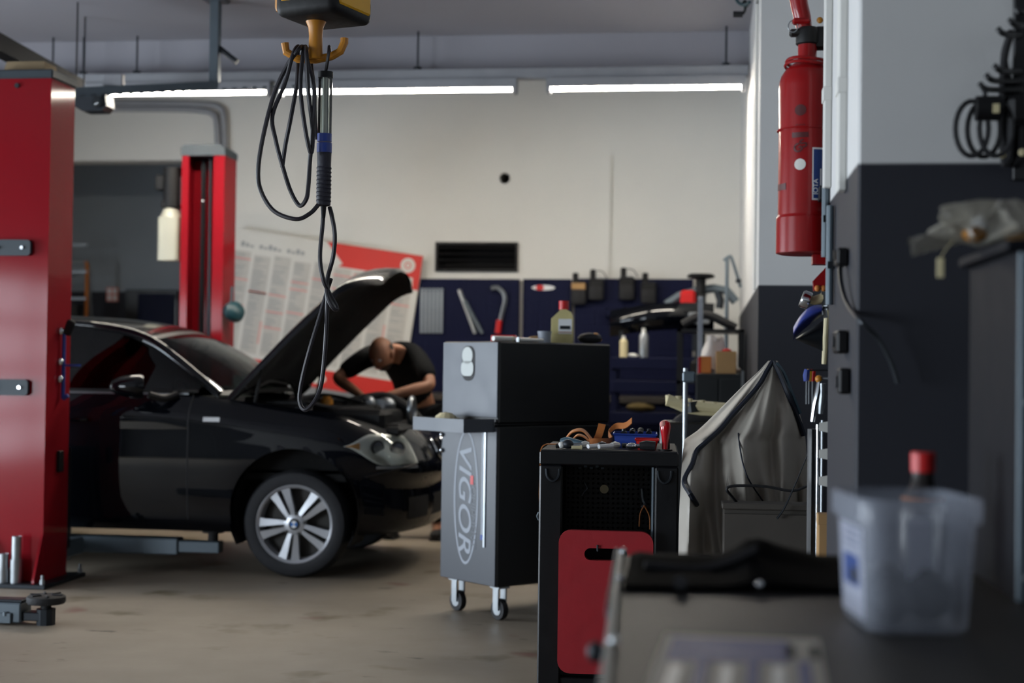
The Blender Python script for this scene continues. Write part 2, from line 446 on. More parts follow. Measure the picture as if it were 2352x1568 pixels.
def trunking(u0, u1, v, label, rods):
    t = thing('lamp_trunking', label, 'trunking', (u0, v, ZT+0.0505))
    MB().bb((0, -0.035, 0), (u1-u0, 0.035, 0.075), 0.004).build('channel', 'lamp_housing', t)
    for u in rods:
        r = MB().cyl((u-u0, 0, 0.075), (u-u0, 0, SOFF-ZT-0.052), 0.007, n=8).build('hanging_rod', 'dark_steel', t)
        MB().cyl((u-u0, 0, 0.076), (u-u0, 0, 0.095), 0.028, n=12).build('clamp', 'dark_steel', r)
    return t
trunking(-7.6, U_RIGHT-0.01, VL, 'long grey lamp trunking hung on thin rods before the white back wall', [PV(x, 120, VL).x for x in (122, 192, 315, 960, 1668)])
for x0, x1, lb in ((170, 615, 'lit strip lamp partly hidden behind the slotted steel rail'), (648, 1178, 'lit strip lamp above the blocked-up opening, behind the hanging cable'), (1266, 1760, 'lit strip lamp ending against the white right wall')):
    strip_lamp(PV(x0, 203, VL).x, min(PV(x1, 203, VL).x, U_RIGHT-0.06), VL, lb)
for v in (5.9, 1.6, -2.6):
    w = 'over the lift approach' if v > 5 else ('over the work floor by the closed street wall' if v < 0 else 'over the middle of the work floor')
    trunking(-7.6, 1.4, v, 'grey lamp trunking '+w, (-7, -4.5, -2, 0.5))
    for k, u in enumerate((-6.2, -4.0, -1.8)):
        strip_lamp(u-0.8, u+0.8, v, 'unlit strip lamp in the trunking '+w, 'strip lamps in the trunking '+w, tube='tube_off')
# ================================================================== the car on the lift
mat('car_paint', '03050B', 0.35, var=0.03, coat=0.75, spec=0.04)
mat('car_trim', '0B0B0D', 0.45)
mat('car_liner', '0A0A0B', 0.9, bump=0.3, scale=30)
mat('tyre', '1B1C20', 0.75, bump=0.2, scale=50)
mat('rim_silver', 'B9BBC0', 0.32, metal=0.55, var=0.04)
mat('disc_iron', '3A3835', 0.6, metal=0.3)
mat('lamp_reflector', 'D8D8D2', 0.25, metal=0.35, var=0.1, scale=30)
mat('amber', 'C98A3A', 0.3)
mat('badge_blue', '2E6FB8', 0.35)
mat('badge_white', 'E4E6E8', 0.35)
mat('seat_cloth', '1A1A1D', 0.9)
glass('car_glass', '4A5250')
glass('windscreen_glass', 'C4CEC8')
glass('lens_glass', 'E8ECEA')
CAR = Vector((-2.37, 9.2, 0))
car = thing('car', 'dark navy hatchback with its bonnet open, standing between the red lift posts', 'car', CAR)
PL = catmull([(.77, 0, 0), (.755, .28, 0), (.695, .54, 0), (.585, .72, 0), (.40, .82, 0), (.14, .862, 0), (-.3, .872, 0), (-.75, .866, 0), (-1.5, .87, 0), (-2.2, .876, 0), (-2.75, .87, 0), (-3.08, .82, 0), (-3.3, .68, 0), (-3.40, .35, 0), (-3.42, 0, 0)], 14)
NS = len(PL)
PN = []
for i in range(NS):
    d = PL[min(i+1, NS-1)]-PL[max(i-1, 0)]; n = Vector((-d.y, d.x, 0))*-1
    n = Vector((d.y, -d.x, 0)).normalized()
    if n.dot(Vector((PL[i].x+1.3, PL[i].y*2, 0))) < 0: n = -n
    PN.append(n)
DOOR = [(.07, .26), (.035, .31), (.02, .38), (.006, .50), (0, .62), (0, .74), (.004, .84), (.002, .92), (.012, .965), (.03, 1.0), (.055, 1.04), (.075, 1.07)]
FEND = [(.06, .26), (.03, .31), (.015, .38), (.005, .50), (0, .62), (0, .72), (.006, .79), (.018, .845), (.04, .89), (.075, .925), (.115, .95), (.165, .96)]
NOSE = [(.14, .25), (.07, .28), (.05, .36), (.045, .44), (.05, .52), (.02, .57), (0, .61), (.005, .66), (.035, .72), (.065, .77), (.10, .81), (.16, .86)]
REAR = [(.12, .28), (.05, .33), (.03, .42), (.01, .52), (0, .62), (.02, .70), (.05, .76), (.06, .85), (.08, .95), (.10, 1.02), (.13, 1.05), (.16, 1.08)]
def sst(a, b, x):
    t = min(1, max(0, (x-a)/(b-a))); return t*t*(3-2*t)
def profile(x):
    wf, wd, wr = sst(.15, .72, x), 1-sst(-.95, .45, x), 1-sst(-3.38, -2.9, x)
    out = []
    for k in range(12):
        i = FEND[k][0]*(1-wd)+DOOR[k][0]*wd; z = FEND[k][1]*(1-wd)+DOOR[k][1]*wd
        i = i*(1-wf)+NOSE[k][0]*wf; z = z*(1-wf)+NOSE[k][1]*wf
        i = i*(1-wr)+REAR[k][0]*wr; z = z*(1-wr)+REAR[k][1]*wr
        out.append(Vector((i, z, 0)))
    return out
PROF = [catmull(profile(p.x), 3) for p in PL]
NR = len(PROF[0])
def spt(s, z, off=0.0, sg=-1):
    """point of the outer skin: s along the plan line (index), z height"""
    s = min(NS-1.001, max(0, s)); i = int(s); t = s-i
    p = PL[i].lerp(PL[i+1], t); n = PN[i].lerp(PN[i+1], t)
    def ins(pr):
        for k in range(len(pr)-1):
            if pr[k+1].y >= z:
                q = (z-pr[k].y)/max(1e-6, pr[k+1].y-pr[k].y); return pr[k].x+(pr[k+1].x-pr[k].x)*max(0, q)
        return pr[-1].x
    q = ins(PROF[i])*(1-t)+ins(PROF[i+1])*t
    w = p+n*(off-q)
    return Vector((w.x, max(0, w.y)*-sg*-1 if sg > 0 else -max(0, w.y), z))
def s_at_x(x):
    for i in range(NS-1):
        if PL[i+1].x <= x: return i+(PL[i].x-x)/max(1e-6, PL[i].x-PL[i+1].x)
    return NS-1
def s_at_y(y):
    for i in range(NS-1):
        if PL[i+1].y >= y: return i+(y-PL[i].y)/max(1e-6, PL[i+1].y-PL[i].y)
    return 0
ARCH = [(0.0, .385), (-2.66, .385)]; AR = .372
def side_skin(sg):
    P = {}; dead = set(); snap = set()
    for i in range(NS):
        for j in range(NR):
            w = PL[i]-PN[i]*PROF[i][j].x
            P[i, j] = Vector((w.x, sg*max(0, w.y), PROF[i][j].y))
    for cx, cz in ARCH:
        ins = {k for k, p in P.items() if (p.x-cx)**2+(p.z-cz)**2 < AR*AR and abs(p.y) > .5}
        for (i, j) in ins:
            if any((i+a, j+b) in P and (i+a, j+b) not in ins for a in (-1, 0, 1) for b in (-1, 0, 1)):
                p = P[i, j]; d = Vector((p.x-cx, 0, p.z-cz)); d = d.normalized()*AR if d.length > 1e-4 else d
                P[i, j] = Vector((cx+d.x, p.y, cz+d.z)); snap.add((i, j))
            else: dead.add((i, j))
    groups = {'shell': MB(), 'door': MB(), 'rear_door': MB()}
    for i in range(NS-1):
        for j in range(NR-1):
            q = [(i, j), (i+1, j), (i+1, j+1), (i, j+1)]
            if any(k in dead for k in q) or all(k in snap for k in q): continue
            cx = sum(P[k].x for k in q)/4; cz = sum(P[k].z for k in q)/4; vs = [P[k].copy() for k in q]
            g = 'shell'
            if cz > .335:
                if -1.70 < cx < -.63: g = 'door'
                elif -2.33 < cx < -1.70: g = 'rear_door'
            groups[g].add(vs, [(0, 1, 2, 3)])
    # rolled lip inside the wheel arches
    for cx, cz in ARCH:
        groups['shell'].grid(lambda u, v: Vector((cx+AR*math.cos(R(-18+216*u)), sg*(.85-.06*v), cz+AR*math.sin(R(-18+216*u)))), 30, 2)
    return groups
bodymb = MB()
for sg in (-1, 1):
    g = side_skin(sg)
    bodymb.add(g['shell'].v, g['shell'].f)
    d = g['door'].build('door', 'car_paint', car, ang=50)
    xs = s_at_x(-1.47)
    MB().tube([spt(xs-k*1.0, .905, .022 if 0 < k < 4 else .004, sg) for k in range(5)], .011, 8, smooth=3).build('door_handle', 'car_paint', d)
    MB().grid(lambda u, v: spt(s_at_x(-.66-1.02*u), 1.058+.014*v, .004, sg), 30, 2).build('belt_moulding', 'zinc', d)
    for xg in (-.63, -1.70): MB().tube([spt(s_at_x(xg), .335+.72*k/20, -.001, sg) for k in range(21)], .0045, 6).build('door_seal', 'black_rubber', d)  # dark strip laid on the skin stands for the shaded shut-line gap
    g['rear_door'].build('rear_door', 'car_paint', car, ang=50)
body = bodymb.build('body_shell', 'car_paint', car, ang=50)
# wheel houses, inner bay walls, floor
for sg in (-1, 1):
    for cx, cz in ARCH:
        wh = MB()
        wh.grid(lambda u, v: Vector((cx+(AR+.015)*math.cos(R(-30+240*u)), sg*(.84-.34*v), cz+(AR+.015)*math.sin(R(-30+240*u)))), 24, 3)
        wh.grid(lambda u, v: Vector((cx+(AR+.015)*v*math.cos(R(-30+240*u)), sg*.50, cz+(AR+.015)*v*math.sin(R(-30+240*u)))), 24, 2)
        wh.build('wheel_house_liner', 'car_liner', car)
MB().bb((-3.2, -.78, .27), (-.42, .78, .33)).bb((-.42, -.46, .27), (.55, .46, .42)).build('underbody', 'car_liner', car)
bay = MB()
for sg in (-1, 1):
    rows = [i for i in range(NS) if -.52 < PL[i].x < .71]
    for a, b in zip(rows, rows[1:]):
        pa = [PL[k]-PN[k]*PROF[k][-1].x for k in (a, b)]
        bay.add([(pa[0].x, sg*pa[0].y, PROF[a][-1].y), (pa[1].x, sg*pa[1].y, PROF[b][-1].y), (pa[1].x-.02, sg*pa[1].y*.93, .62), (pa[0].x-.02, sg*pa[0].y*.93, .62)], [(0, 1, 2, 3)])
bay.bb((-.5, -.70, .56), (.55, .70, .60)).bb((-.54, -.72, .60), (-.50, .72, .99))
bay.build('bay_liner', 'car_liner', car)
# cabin
RAIL = catmull([(-.50, .705, 1.06), (-.75, .645, 1.245), (-1.0, .59, 1.395), (-1.3, .567, 1.462), (-1.8, .557, 1.488), (-2.4, .54, 1.462), (-2.85, .515, 1.39), (-3.12, .57, 1.16)], 8)
def rail(x):
    for k in range(len(RAIL)-1):
        if RAIL[k+1].x <= x: return RAIL[k].lerp(RAIL[k+1], (RAIL[k].x-x)/(RAIL[k].x-RAIL[k+1].x))
    return RAIL[-1].copy()
def belt(x): return spt(s_at_x(x), 1.07, -.004, 1)
def roofp(t, w):
    x = -1.0-1.85*t; q = rail(x); k = 1-w*w
    return Vector((x+.075*k*(1-t)**3-.07*k*t**3, w*q.y, q.z+.055*k))
MB().grid(lambda t, w: roofp(t, 2*w-1), 24, 17).grid(lambda t, w: roofp(t, 2*w-1)-Vector((0, 0, .02)), 24, 17).build('roof', 'car_paint', car, ang=60)
def wsp(t, w):
    lo = Vector((-.50+.21*(1-w*w), w*.705, 1.055+.015*(1-w*w))); hi = roofp(0, w)
    p = lo.lerp(hi, t); p.z += .035*math.sin(math.pi*t); p.x += .02*math.sin(math.pi*t); return p
ws = MB().grid(lambda t, w: wsp(t, 2*w-1), 12, 17).build('windscreen', 'windscreen_glass', car, ang=60)
MB().grid(lambda t, w: wsp(.93+.07*t, 2*w-1)+Vector((.002, 0, .002)), 3, 17).grid(lambda t, w: wsp(.05*t, 2*w-1)+Vector((.002, 0, .002)), 3, 17).build('screen_border', 'car_trim', ws)
MB().box((-.86, 0, 1.36), (.03, .2, .06), .01, rot=(0, .6, 0)).build('interior_mirror', 'car_trim', car)
for sg in (-1, 1):
    def sw(t, h):
        x = -.60-2.05*t; q = rail(x); bl = belt(x); p = Vector((x, bl.y, 1.07)).lerp(Vector((x, q.y, q.z)), h); p.y += .02*math.sin(math.pi*h)
        return Vector((p.x, sg*p.y, p.z))
    MB().grid(sw, 30, 5).build('side_window', 'car_glass', car, ang=60)
    pm = MB().tube([Vector((p.x, sg*p.y, p.z)) for p in RAIL], .027, 8, flat=.8)
    pm.grid(lambda t, h: sw((1.10+.09*t)/2.05, h)+Vector((0, sg*.004, 0)), 2, 5)
    pm.build('pillar_frame', 'car_paint', car, ang=60)
    MB().tube([sw(t/20, .0)+Vector((0, sg*.012, .008)) for t in range(21)], .009, 6).build('window_seal', 'car_trim', car)
    MB().tube([Vector((p.x+.02, sg*(p.y+.022), p.z-.03)) for p in RAIL[1:18]], .006, 6).build('drip_moulding', 'zinc', car)
    cq = lambda t, h: Vector((-2.63-.52*t, sg*(belt(-2.63-.45*t).y*(1-h)+rail(-2.63-.45*t).y*h+.004), 1.07*(1-h)+rail(-2.63-.45*t).z*h))
    MB().grid(cq, 8, 5).build('rear_pillar', 'car_paint', car, ang=60)
MB().grid(lambda t, w: roofp(1, 2*w-1).lerp(Vector((-3.30-.04*(1-(2*w-1)**2), (2*w-1)*.64, 1.07)), t), 6, 11).build('rear_window', 'car_glass', car)
# cowl, wipers
MB().grid(lambda t, w: Vector((-.52+.24*(1-(2*w-1)**2)*(1-t)+.10*t, (2*w-1)*.70, 1.045-.05*t)), 5, 15).build('cowl', 'car_trim', car)
for y0, y1 in ((-.45, .05), (.15, .62)):
    MB().tube([wsp(.02, y0/.7)+Vector((.03, 0, .02)), wsp(.10, (y0+y1)/1.4)+Vector((.02, 0, .02)), wsp(.06, y1/.7)+Vector((.02, 0, .02))], .008, 6, smooth=4).build('wiper', 'car_trim', car)
# interior
MB().grid(lambda t, w: Vector((-.62-.32*t, (w*2-1)*.66, .98+.06*math.sin(math.pi*t))), 6, 8).bb((-.95, -.66, .70), (-.60, .66, .97)).build('dashboard', 'car_trim', car)
for sg in (-1, 1):
    st = MB().box((-1.55, sg*.36, .62), (.52, .50, .20), .06).box((-1.86, sg*.36, .93), (.16, .48, .62), .06, rot=(0, -.3, 0)).box((-1.97, sg*.36, 1.30), (.09, .26, .17), .035, rot=(0, -.2, 0))
    st.build('seat', 'seat_cloth', car)
MB().tube([Vector((-1.08-.06*math.sin(a), .36*1+.18*math.cos(a), .96+.17*math.sin(a))) for a in [2*math.pi*k/24 for k in range(24)]], .015, 8, closed=True).build('steering_wheel', 'car_trim', car)
# bonnet: hinged at the screen and propped up
BH = Vector((-.46, 0, 1.02)); BA = R(45)
def bon(a, b, off=0.0):
    k = 1-b*b; L = 1.13+.10*k
    a0 = .15*(1-abs(b)**2.2); x = a0+(L-a0)*a
    hw = .755-.06*a-.22*max(0, (a-.80)/.20)**2.2
    z = .015*math.sin(math.pi*a)+k*(.05+.055*math.sin(math.pi*a))-.09*max(0, (a-.82)/.18)**2+off
    y = b*hw
    return Vector((BH.x+x*math.cos(BA)-z*math.sin(BA), y, BH.z+x*math.sin(BA)+z*math.cos(BA)))
bo = MB().grid(lambda a, b: bon(a, 2*b-1), 26, 21)
edge = [(a/25, 0) for a in range(26)]+[(1, b/20) for b in range(21)]+[(1-a/25, 1) for a in range(26)]+[(0, 1-b/20) for b in range(21)]
for (a, b), (c, d) in zip(edge, edge[1:]):
    bo.add([bon(a, 2*b-1), bon(c, 2*d-1), bon(c, 2*d-1, -.035), bon(a, 2*b-1, -.035)], [(0, 1, 2, 3)])
bonnet = bo.build('bonnet', 'car_paint', car, ang=60)
MB().grid(lambda a, b: bon(.01+.98*a, (2*b-1)*.985, -.032-.018*(math.sin(a*math.pi*3)**2)*(math.sin(b*math.pi*3)**2)), 30, 25).build('bonnet_insulation', 'car_liner', bonnet, ang=60)
for sg in (-1, 1):
    MB().tube([(-.30, sg*.69, .93), bon(.24, sg*.93, -.04)], .012, 8).tube([(-.50, sg*.69, .98), bon(.0, sg*.97, -.02), bon(.12, sg*.95, -.04)], .02, 8).build('bonnet_strut', 'car_trim', car)
# engine bay
eng = thing_part = None
def part(mb, name, m, lb=None, par=car, ang=35):
    o = mb.build(name, m, par, ang)
    return lab(o, lb) if lb else o
mat('engine_grey', '4A4D52', 0.4, metal=0.5)
part(MB().box((.12, .0, .90), (.62, .42, .14), .035, seg=2).box((.12, 0, .98), (.40, .10, .03), .01), 'engine_cover', 'car_trim')
part(MB().box((.30, -.42, .88), (.34, .28, .20), .03).cyl((.12, -.36, .93), (-.05, -.20, .95), .045), 'air_filter_box', 'black_plastic')
part(MB().box((-.18, -.44, .93), (.26, .22, .15), .015).box((-.18, -.44, 1.012), (.22, .05, .03), .008), 'battery_box', 'car_trim')
for sg in (-1, 1):
    part(MB().lathe([(.0, .06), (.05, .06), (.055, .04), (.10, .03), (.13, .0)], 20, Matrix.Translation((-.02, sg*.56, .93))), 'strut_tower', 'engine_grey')
part(MB().tube([(-.02, -.56, 1.0), (-.15, -.2, 1.03), (-.15, .2, 1.03), (-.02, .56, 1.0)], .018, 8, smooth=5), 'strut_brace', 'dark_steel')
part(MB().lathe([(0, .15), (.05, .15), (.05, .12), (.085, .11), (.09, 0)], 18, Matrix.Translation((-.30, .34, .88))), 'coolant_tank', 'zinc')
part(MB().ball((.30, .28, .99), .065, 14, (1, 1, .8)).ball((.20, .20, 1.0), .05, 12).cyl((.26, .24, .9), (.27, .26, 1.02), .05), 'throttle_body', 'zinc')
part(MB().cyl((-.02, -.02, .97), (-.02, -.02, 1.03), .04, n=14).cyl((-.02, -.02, 1.03), (-.02, -.02, 1.045), .03, n=6), 'oil_filler_cap', 'ochre_plastic')
part(MB().tube([(.05, .30, 1.0), (.25, .38, 1.04), (.42, .30, .98), (.55, .2, .88)], .035, 10, smooth=5).tube([(-.3, -.3, .98), (-.1, -.4, 1.02), (.1, -.30, .98), (.3, -.1, .98)], .014, 8, smooth=5).tube([(-.35, .1, 1.0), (-.1, .2, 1.05), (.2, .1, 1.0)], .012, 8, smooth=5), 'hose', 'black_rubber')
part(MB().tube([Vector((.55, -.12, 0))+Vector((0, .075*math.cos(a), .97+.075*math.sin(a))) for a in [2*math.pi*k/20 for k in range(20)]], .018, 8, closed=True).cyl((.55, -.12, .86), (.55, -.12, .91), .02), 'intake_pipe_end', 'zinc')
part(MB().box((.53, 0, .855), (.10, 1.2, .05), .015).box((.46, .2, .86), (.2, .5, .06), .02).box((.48, -.35, .87), (.16, .3, .05), .02), 'slam_panel', 'black_plastic')
# lamps
HT = lambda x: .775+.068*sst(.29, .46, x)-.010*sst(.5, .7, x)
HB = lambda x: .775-.110*sst(.29, .53, x)+.008*sst(.55, .7, x)
for sg in (-1, 1):
    hp = lambda t, h, off: spt(s_at_x(.295+.39*t), HB(.295+.39*t)*(1-h)+HT(.295+.39*t)*h, off, sg)
    hl = MB().grid(lambda t, h: hp(t, h, .003), 22, 7).build('headlight', 'lamp_reflector', car, ang=60)
    MB().grid(lambda t, h: hp(t, h, .014+.012*math.sin(math.pi*t)*math.sin(math.pi*h)), 22, 7).build('lens', 'lens_glass', hl, ang=60)
    c = hp(.80, .5, .006); c2 = hp(.50, .55, .006); n = (hp(.8, .5, .1)-hp(.8, .5, 0)).normalized()
    for q, r_ in ((c, .052), (c2, .045)):
        MB().cyl(q-n*.01, q+n*.006, r_, n=20).build('lamp_bezel', 'car_trim', hl)
        MB().cyl(q, q+n*.008, r_*.78, n=20).build('projector', 'chrome', hl)
    MB().grid(lambda t, h: hp(.04+.20*t, .25+.5*h, .006), 6, 3).build('indicator', 'amber', hl)
    MB().grid(lambda t, h: spt(s_at_x(-.44-.10*t), .905+.026*h, .006, sg), 5, 3).build('side_repeater', 'badge_white', car)
    MB().grid(lambda t, h: spt(s_at_y(.34+.26*t), .34+.13*h, .004, sg), 8, 4).build('bumper_grille', 'car_liner', car)
    MB().tube([spt(s_at_x(.42+.25*t/8), .60+.008*t, .006, sg) for t in range(9)], .008, 6).build('bumper_strip', 'car_trim', car)
    MB().grid(lambda t, h: spt(s_at_x(.48+.2*t), .645+.016*h, .006, sg), 8, 2).build('lamp_washer_lip', 'zinc', car)
    kf = [spt(s_at_y(.055+.095*(1+math.cos(a))*(1 if math.cos(a) > 0 else 1)), .735+.062*max(-1, min(1, 1.25*math.sin(a))), .012, sg) for a in [2*math.pi*k/28 for k in range(28)]]
    kd = MB().tube(kf, .009, 6, closed=True).build('kidney_grille', 'chrome', car)
    for k in range(7): MB().tube([spt(s_at_y(.075+.026*k), .685, .004, sg), spt(s_at_y(.075+.026*k), .785, .004, sg)], .004, 5).build('grille_bar', 'car_trim', kd)
    tl = MB().grid(lambda t, h: spt(s_at_y(0)+0, 0, 0, sg) if False else spt(NS-1-4-14*t, .80+.16*h, .006, sg), 8, 4).build('tail_light', 'red_plastic', car, ang=60)
MB().grid(lambda t, h: Vector((spt(s_at_y(abs(.5*(2*t-1))), .36+.10*h, .004, 1).x, .42*(2*t-1), .34+.13*h)), 14, 4).build('bumper_intake', 'car_liner', car)
# mirrors
for sg, px, py in ((-1, 322, 887), (1, 632, 884)):
    c = PV(px, py, CAR.y+sg*.98)-CAR
    m = MB()
    m.lathe([(0, -.055), (.035, -.05), (.06, -.035), (.075, -.01), (.078, .0), (.07, .006)], 20, Matrix.Translation(c) @ Matrix.Rotation(R(-20*sg), 4, 'Z') @ Matrix.Rotation(R(90), 4, 'Y') @ Matrix.Diagonal((.95, 1.5, 3.2, 1)))
    mo = m.build('door_mirror', 'car_paint', car, ang=50)
    MB().lathe([(0, 0), (.066, 0)], 20, Matrix.Translation(c+Vector((.015, 0, 0))) @ Matrix.Rotation(R(-20*sg), 4, 'Z') @ Matrix.Rotation(R(90), 4, 'Y') @ Matrix.Diagonal((.8, 1.45, 1, 1)), cap=False).build('mirror_glass', 'chrome', mo)
    MB().tube([c+Vector((.03, -sg*.06, -.05)), c+Vector((.10, -sg*.12, -.07)), Vector((c.x+.16, sg*.80, 1.06))], .022, 8, smooth=4).build('mirror_stalk', 'car_trim', mo)
# wheels
def wheel(cx, sg, rot0):
    w = MB()
    Mx = Matrix.Translation((cx, sg*.80, .315)) @ Matrix.Rotation(R(90 if sg < 0 else -90), 4, 'X')   # local +z points outward
    tp = [(.222, -.19), (.255, -.20), (.295, -.19), (.313, -.16), (.316, -.10), (.313, -.03), (.297, .002), (.262, .016), (.232, .008), (.224, -.01)]
    wo = w.lathe(tp, 56, Mx, cap=False).build('wheel', 'tyre', car, ang=40)
    MB().lathe([(.215, -.19), (.205, -.10), (.205, -.03), (.212, -.005), (.226, .006), (.230, .004), (.228, -.01), (.222, -.19)], 56, Mx, cap=False).build('rim_ring', 'rim_silver', wo)
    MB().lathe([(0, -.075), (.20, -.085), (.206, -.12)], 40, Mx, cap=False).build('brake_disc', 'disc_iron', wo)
    for k in range(5):
        for e in (-1, 1):
            a = R(rot0+72*k); ca, sa = math.cos(a), math.sin(a)
            prof = [(.045, .005*e, .016*e+.010*e, .0), (.10, .010*e, .040*e, -.002), (.16, .012*e, .052*e, -.004), (.213, .015*e, .068*e, -.004)]
            vs = []
            for r_, y0, y1, z in prof:
                for yy, zz in ((y0, z), (y1, z-.004), (y1, z-.035), (y0, z-.035)):
                    vs.append((ca*r_-sa*yy, sa*r_+ca*yy, zz))
            fs = [(4*i+q, 4*i+(q+1) % 4, 4*i+4+(q+1) % 4, 4*i+4+q) for i in range(3) for q in range(4)]+[(0, 1, 2, 3), (15, 14, 13, 12)]
            MB().add(vs, fs, Mx).build('spoke', 'rim_silver', wo, ang=25)
    MB().lathe([(0, .004), (.05, .004), (.062, -.002), (.07, -.03)], 30, Mx, cap=False).build('hub', 'rim_silver', wo)
    for k in range(5):
        a = R(rot0+36+72*k)
        MB().cyl(Mx @ Vector((.062*math.cos(a), .062*math.sin(a), -.008)), Mx @ Vector((.062*math.cos(a), .062*math.sin(a), .004)), .010, n=8).build('wheel_bolt', 'disc_iron', wo)
    cap = MB().lathe([(0, .012), (.030, .011), (.034, .004)], 24, Mx, cap=False).build('hub_cap', 'car_trim', wo)
    for q in range(4):
        fan = [(0, 0, .0126)]+[(.021*math.cos(R(rot0+90*q+15*t)), .021*math.sin(R(rot0+90*q+15*t)), .0126) for t in range(7)]
        MB().add(fan, [(0, t+1, t+2) for t in range(6)], Mx).build('badge_quarter', 'badge_blue' if q % 2 else 'badge_white', cap)
    return wo
for cx in (0.0, -2.66):
    for sg in (-1, 1): wheel(cx, sg, 45)
MB().cyl((0, -.70, .315), (0, .70, .315), .03).cyl((-2.66, -.70, .315), (-2.66, .70, .315), .05).build('axle', 'dark_steel', car)
# ================================================================== two-post lift
mat('lift_red', '860F1B', 0.7, var=0.08, scale=2.5, spec=0.05, coat=0.28, coatr=0.1)
mat('post_cap', '26333C', 0.5)
mat('wood_tan', '8A775A', 0.8)
UPR = PV(105, 900, 7.80).x                 # right front corner of the near column
ztop = PV(70, 180, 7.80).z
lp = thing('lift_post', 'closed red lift post with a wooden block on its cap', 'lift post', (UPR-0.17, 7.95, 0))
MB().prism([(-.17, -.15), (.17, -.15), (.17, .16), (.09, .16), (.09, .145), (.155, .145), (.155, -.135), (-.155, -.135), (-.155, .145), (-.09, .145), (-.09, .16), (-.17, .16)], ztop-.026, Matrix.Translation((0, 0, .026))).build('column', 'lift_red', lp)
MB().box((0, .005, ztop+.025), (.36, .33, .05), .008).build('cap', 'post_cap', lp)
MB().prism([(-.15, 0), (.10, 0), (.09, .06), (-.13, .06)], .16, Matrix.Translation((0, .08, ztop+.0505)) @ Matrix.Rotation(R(90), 4, 'X')).build('wood_block', 'wood_tan', lp)
MB().bb((-.27, -.27, 0), (.24, .27, .025), .004).build('base_plate', 'dark_steel', lp)
for sx in (-.12, .155):
    MB().prism([(0, .0), (-.10, 0), (-.10, .02), (0, .26)], .014, Matrix.Translation((sx, -.15, .0255)) @ Matrix(((0, 0, 1, 0), (1, 0, 0, 0), (0, 1, 0, 0), (0, 0, 0, 1)))).build('gusset', 'lift_red', lp)
for bx, by in ((.215, -.245), (-.24, -.245), (.215, .245)):
    MB().cyl((bx, by, .025), (bx, by, .05), .014, n=6).cyl((bx, by, .05), (bx, by, .075), .008).build('anchor_bolt', 'zinc', lp)
for zc in (PV(40, 566, 7.7).z, PV(40, 890, 7.7).z):
    b = MB().prism(rrect(.245, .088, .02, 3), .03, Matrix.Translation((-.045-.0, -.1505, zc)) @ Matrix.Rotation(R(90), 4, 'X')).build('bumper_pad', 'post_cap', lp)
    for sx in (-.11, .03): MB().cyl((sx-.0, -.19, zc), (sx, -.179, zc), .010, n=8).build('screw', 'chrome', b)
for sx, zz in ((-.03, ztop-.04),): MB().cyl((sx, -.16, zz), (sx, -.15, zz), .014, n=10).build('column_bolt', 'dark_steel', lp)
for px, py0, py1 in ((33, 1232, 1335), (4, 1272, 1330)):
    q = PV(px, py1, 7.72)-lp.location; h = PV(px, py0, 7.72).z
    t = MB().cyl((q.x, -.21, .026), (q.x, -.21, h*.55), .032).cyl((q.x, -.21, h*.55), (q.x, -.21, h), .026, caps=False).cyl((q.x, -.21, h-.002), (q.x, -.21, h-.004), .024)
    t.build('pipe_stub', 'zinc', lp)
cr = MB().bb((-.15, .165, .16), (.15, .26, .75), .01).build('carriage', 'dark_steel', lp)
# arms under the sill, with pads
q0 = PV(150, 1255, 8.52)-lp.location; q1 = PV(415, 1255, 8.52)-lp.location
za = .155
MB().box(((q0.x+q1.x)/2, q0.y, za), (q1.x-q0.x, .11, .10), .008).box((q1.x+.10, q0.y, za), (.3, .08, .07), .006).box((.0, .33, za), (.28, .28, .10), .01).build('lift_arm', 'grey_steel', lp)
MB().cyl((q1.x+.2, q0.y, za+.036), (q1.x+.2, q0.y, .24), .03).cyl((q1.x+.2, q0.y, .24), (q1.x+.2, q0.y, .262), .065, n=20).build('lift_pad', 'black_rubber', lp)
MB().cyl((q0.x+.03, q0.y-.06, .06), (q0.x+.03, q0.y-.06, .255), .03).build('arm_pin', 'zinc', lp)
# latch linkage on the right flank of the column
lk = MB(); pts = [PV(x, y, 7.98)-lp.location for x, y in ((112, 760), (118, 775), (114, 830), (118, 870), (112, 915))]
for p in pts: p.x = max(p.x, .19)
lk.tube(pts, .011, 6, smooth=3)
lk.tube([pts[2]+Vector((0, 0, -.02)), pts[2]+Vector((.10, .0, -.02))], .006, 6).tube([pts[4], pts[4]+Vector((.03, 0, .02))], .012, 6)
lko = lk.build('latch_rod', 'blue_plastic', lp)
for k in (0, 2, 3): MB().ball(pts[k]+Vector((-.012, -.02, 0)), .022, 10).build('latch_roller', 'chrome', lko)
MB().box(pts[0]+Vector((.03, 0, .02)), (.05, .03, .09), .01, rot=(0, .35, 0)).build('latch_cover', 'black_plastic', lko)
MB().bb((.1705, .0, .62), (.19, .06, .74), .004).build('latch_box', 'black_plastic', lp)
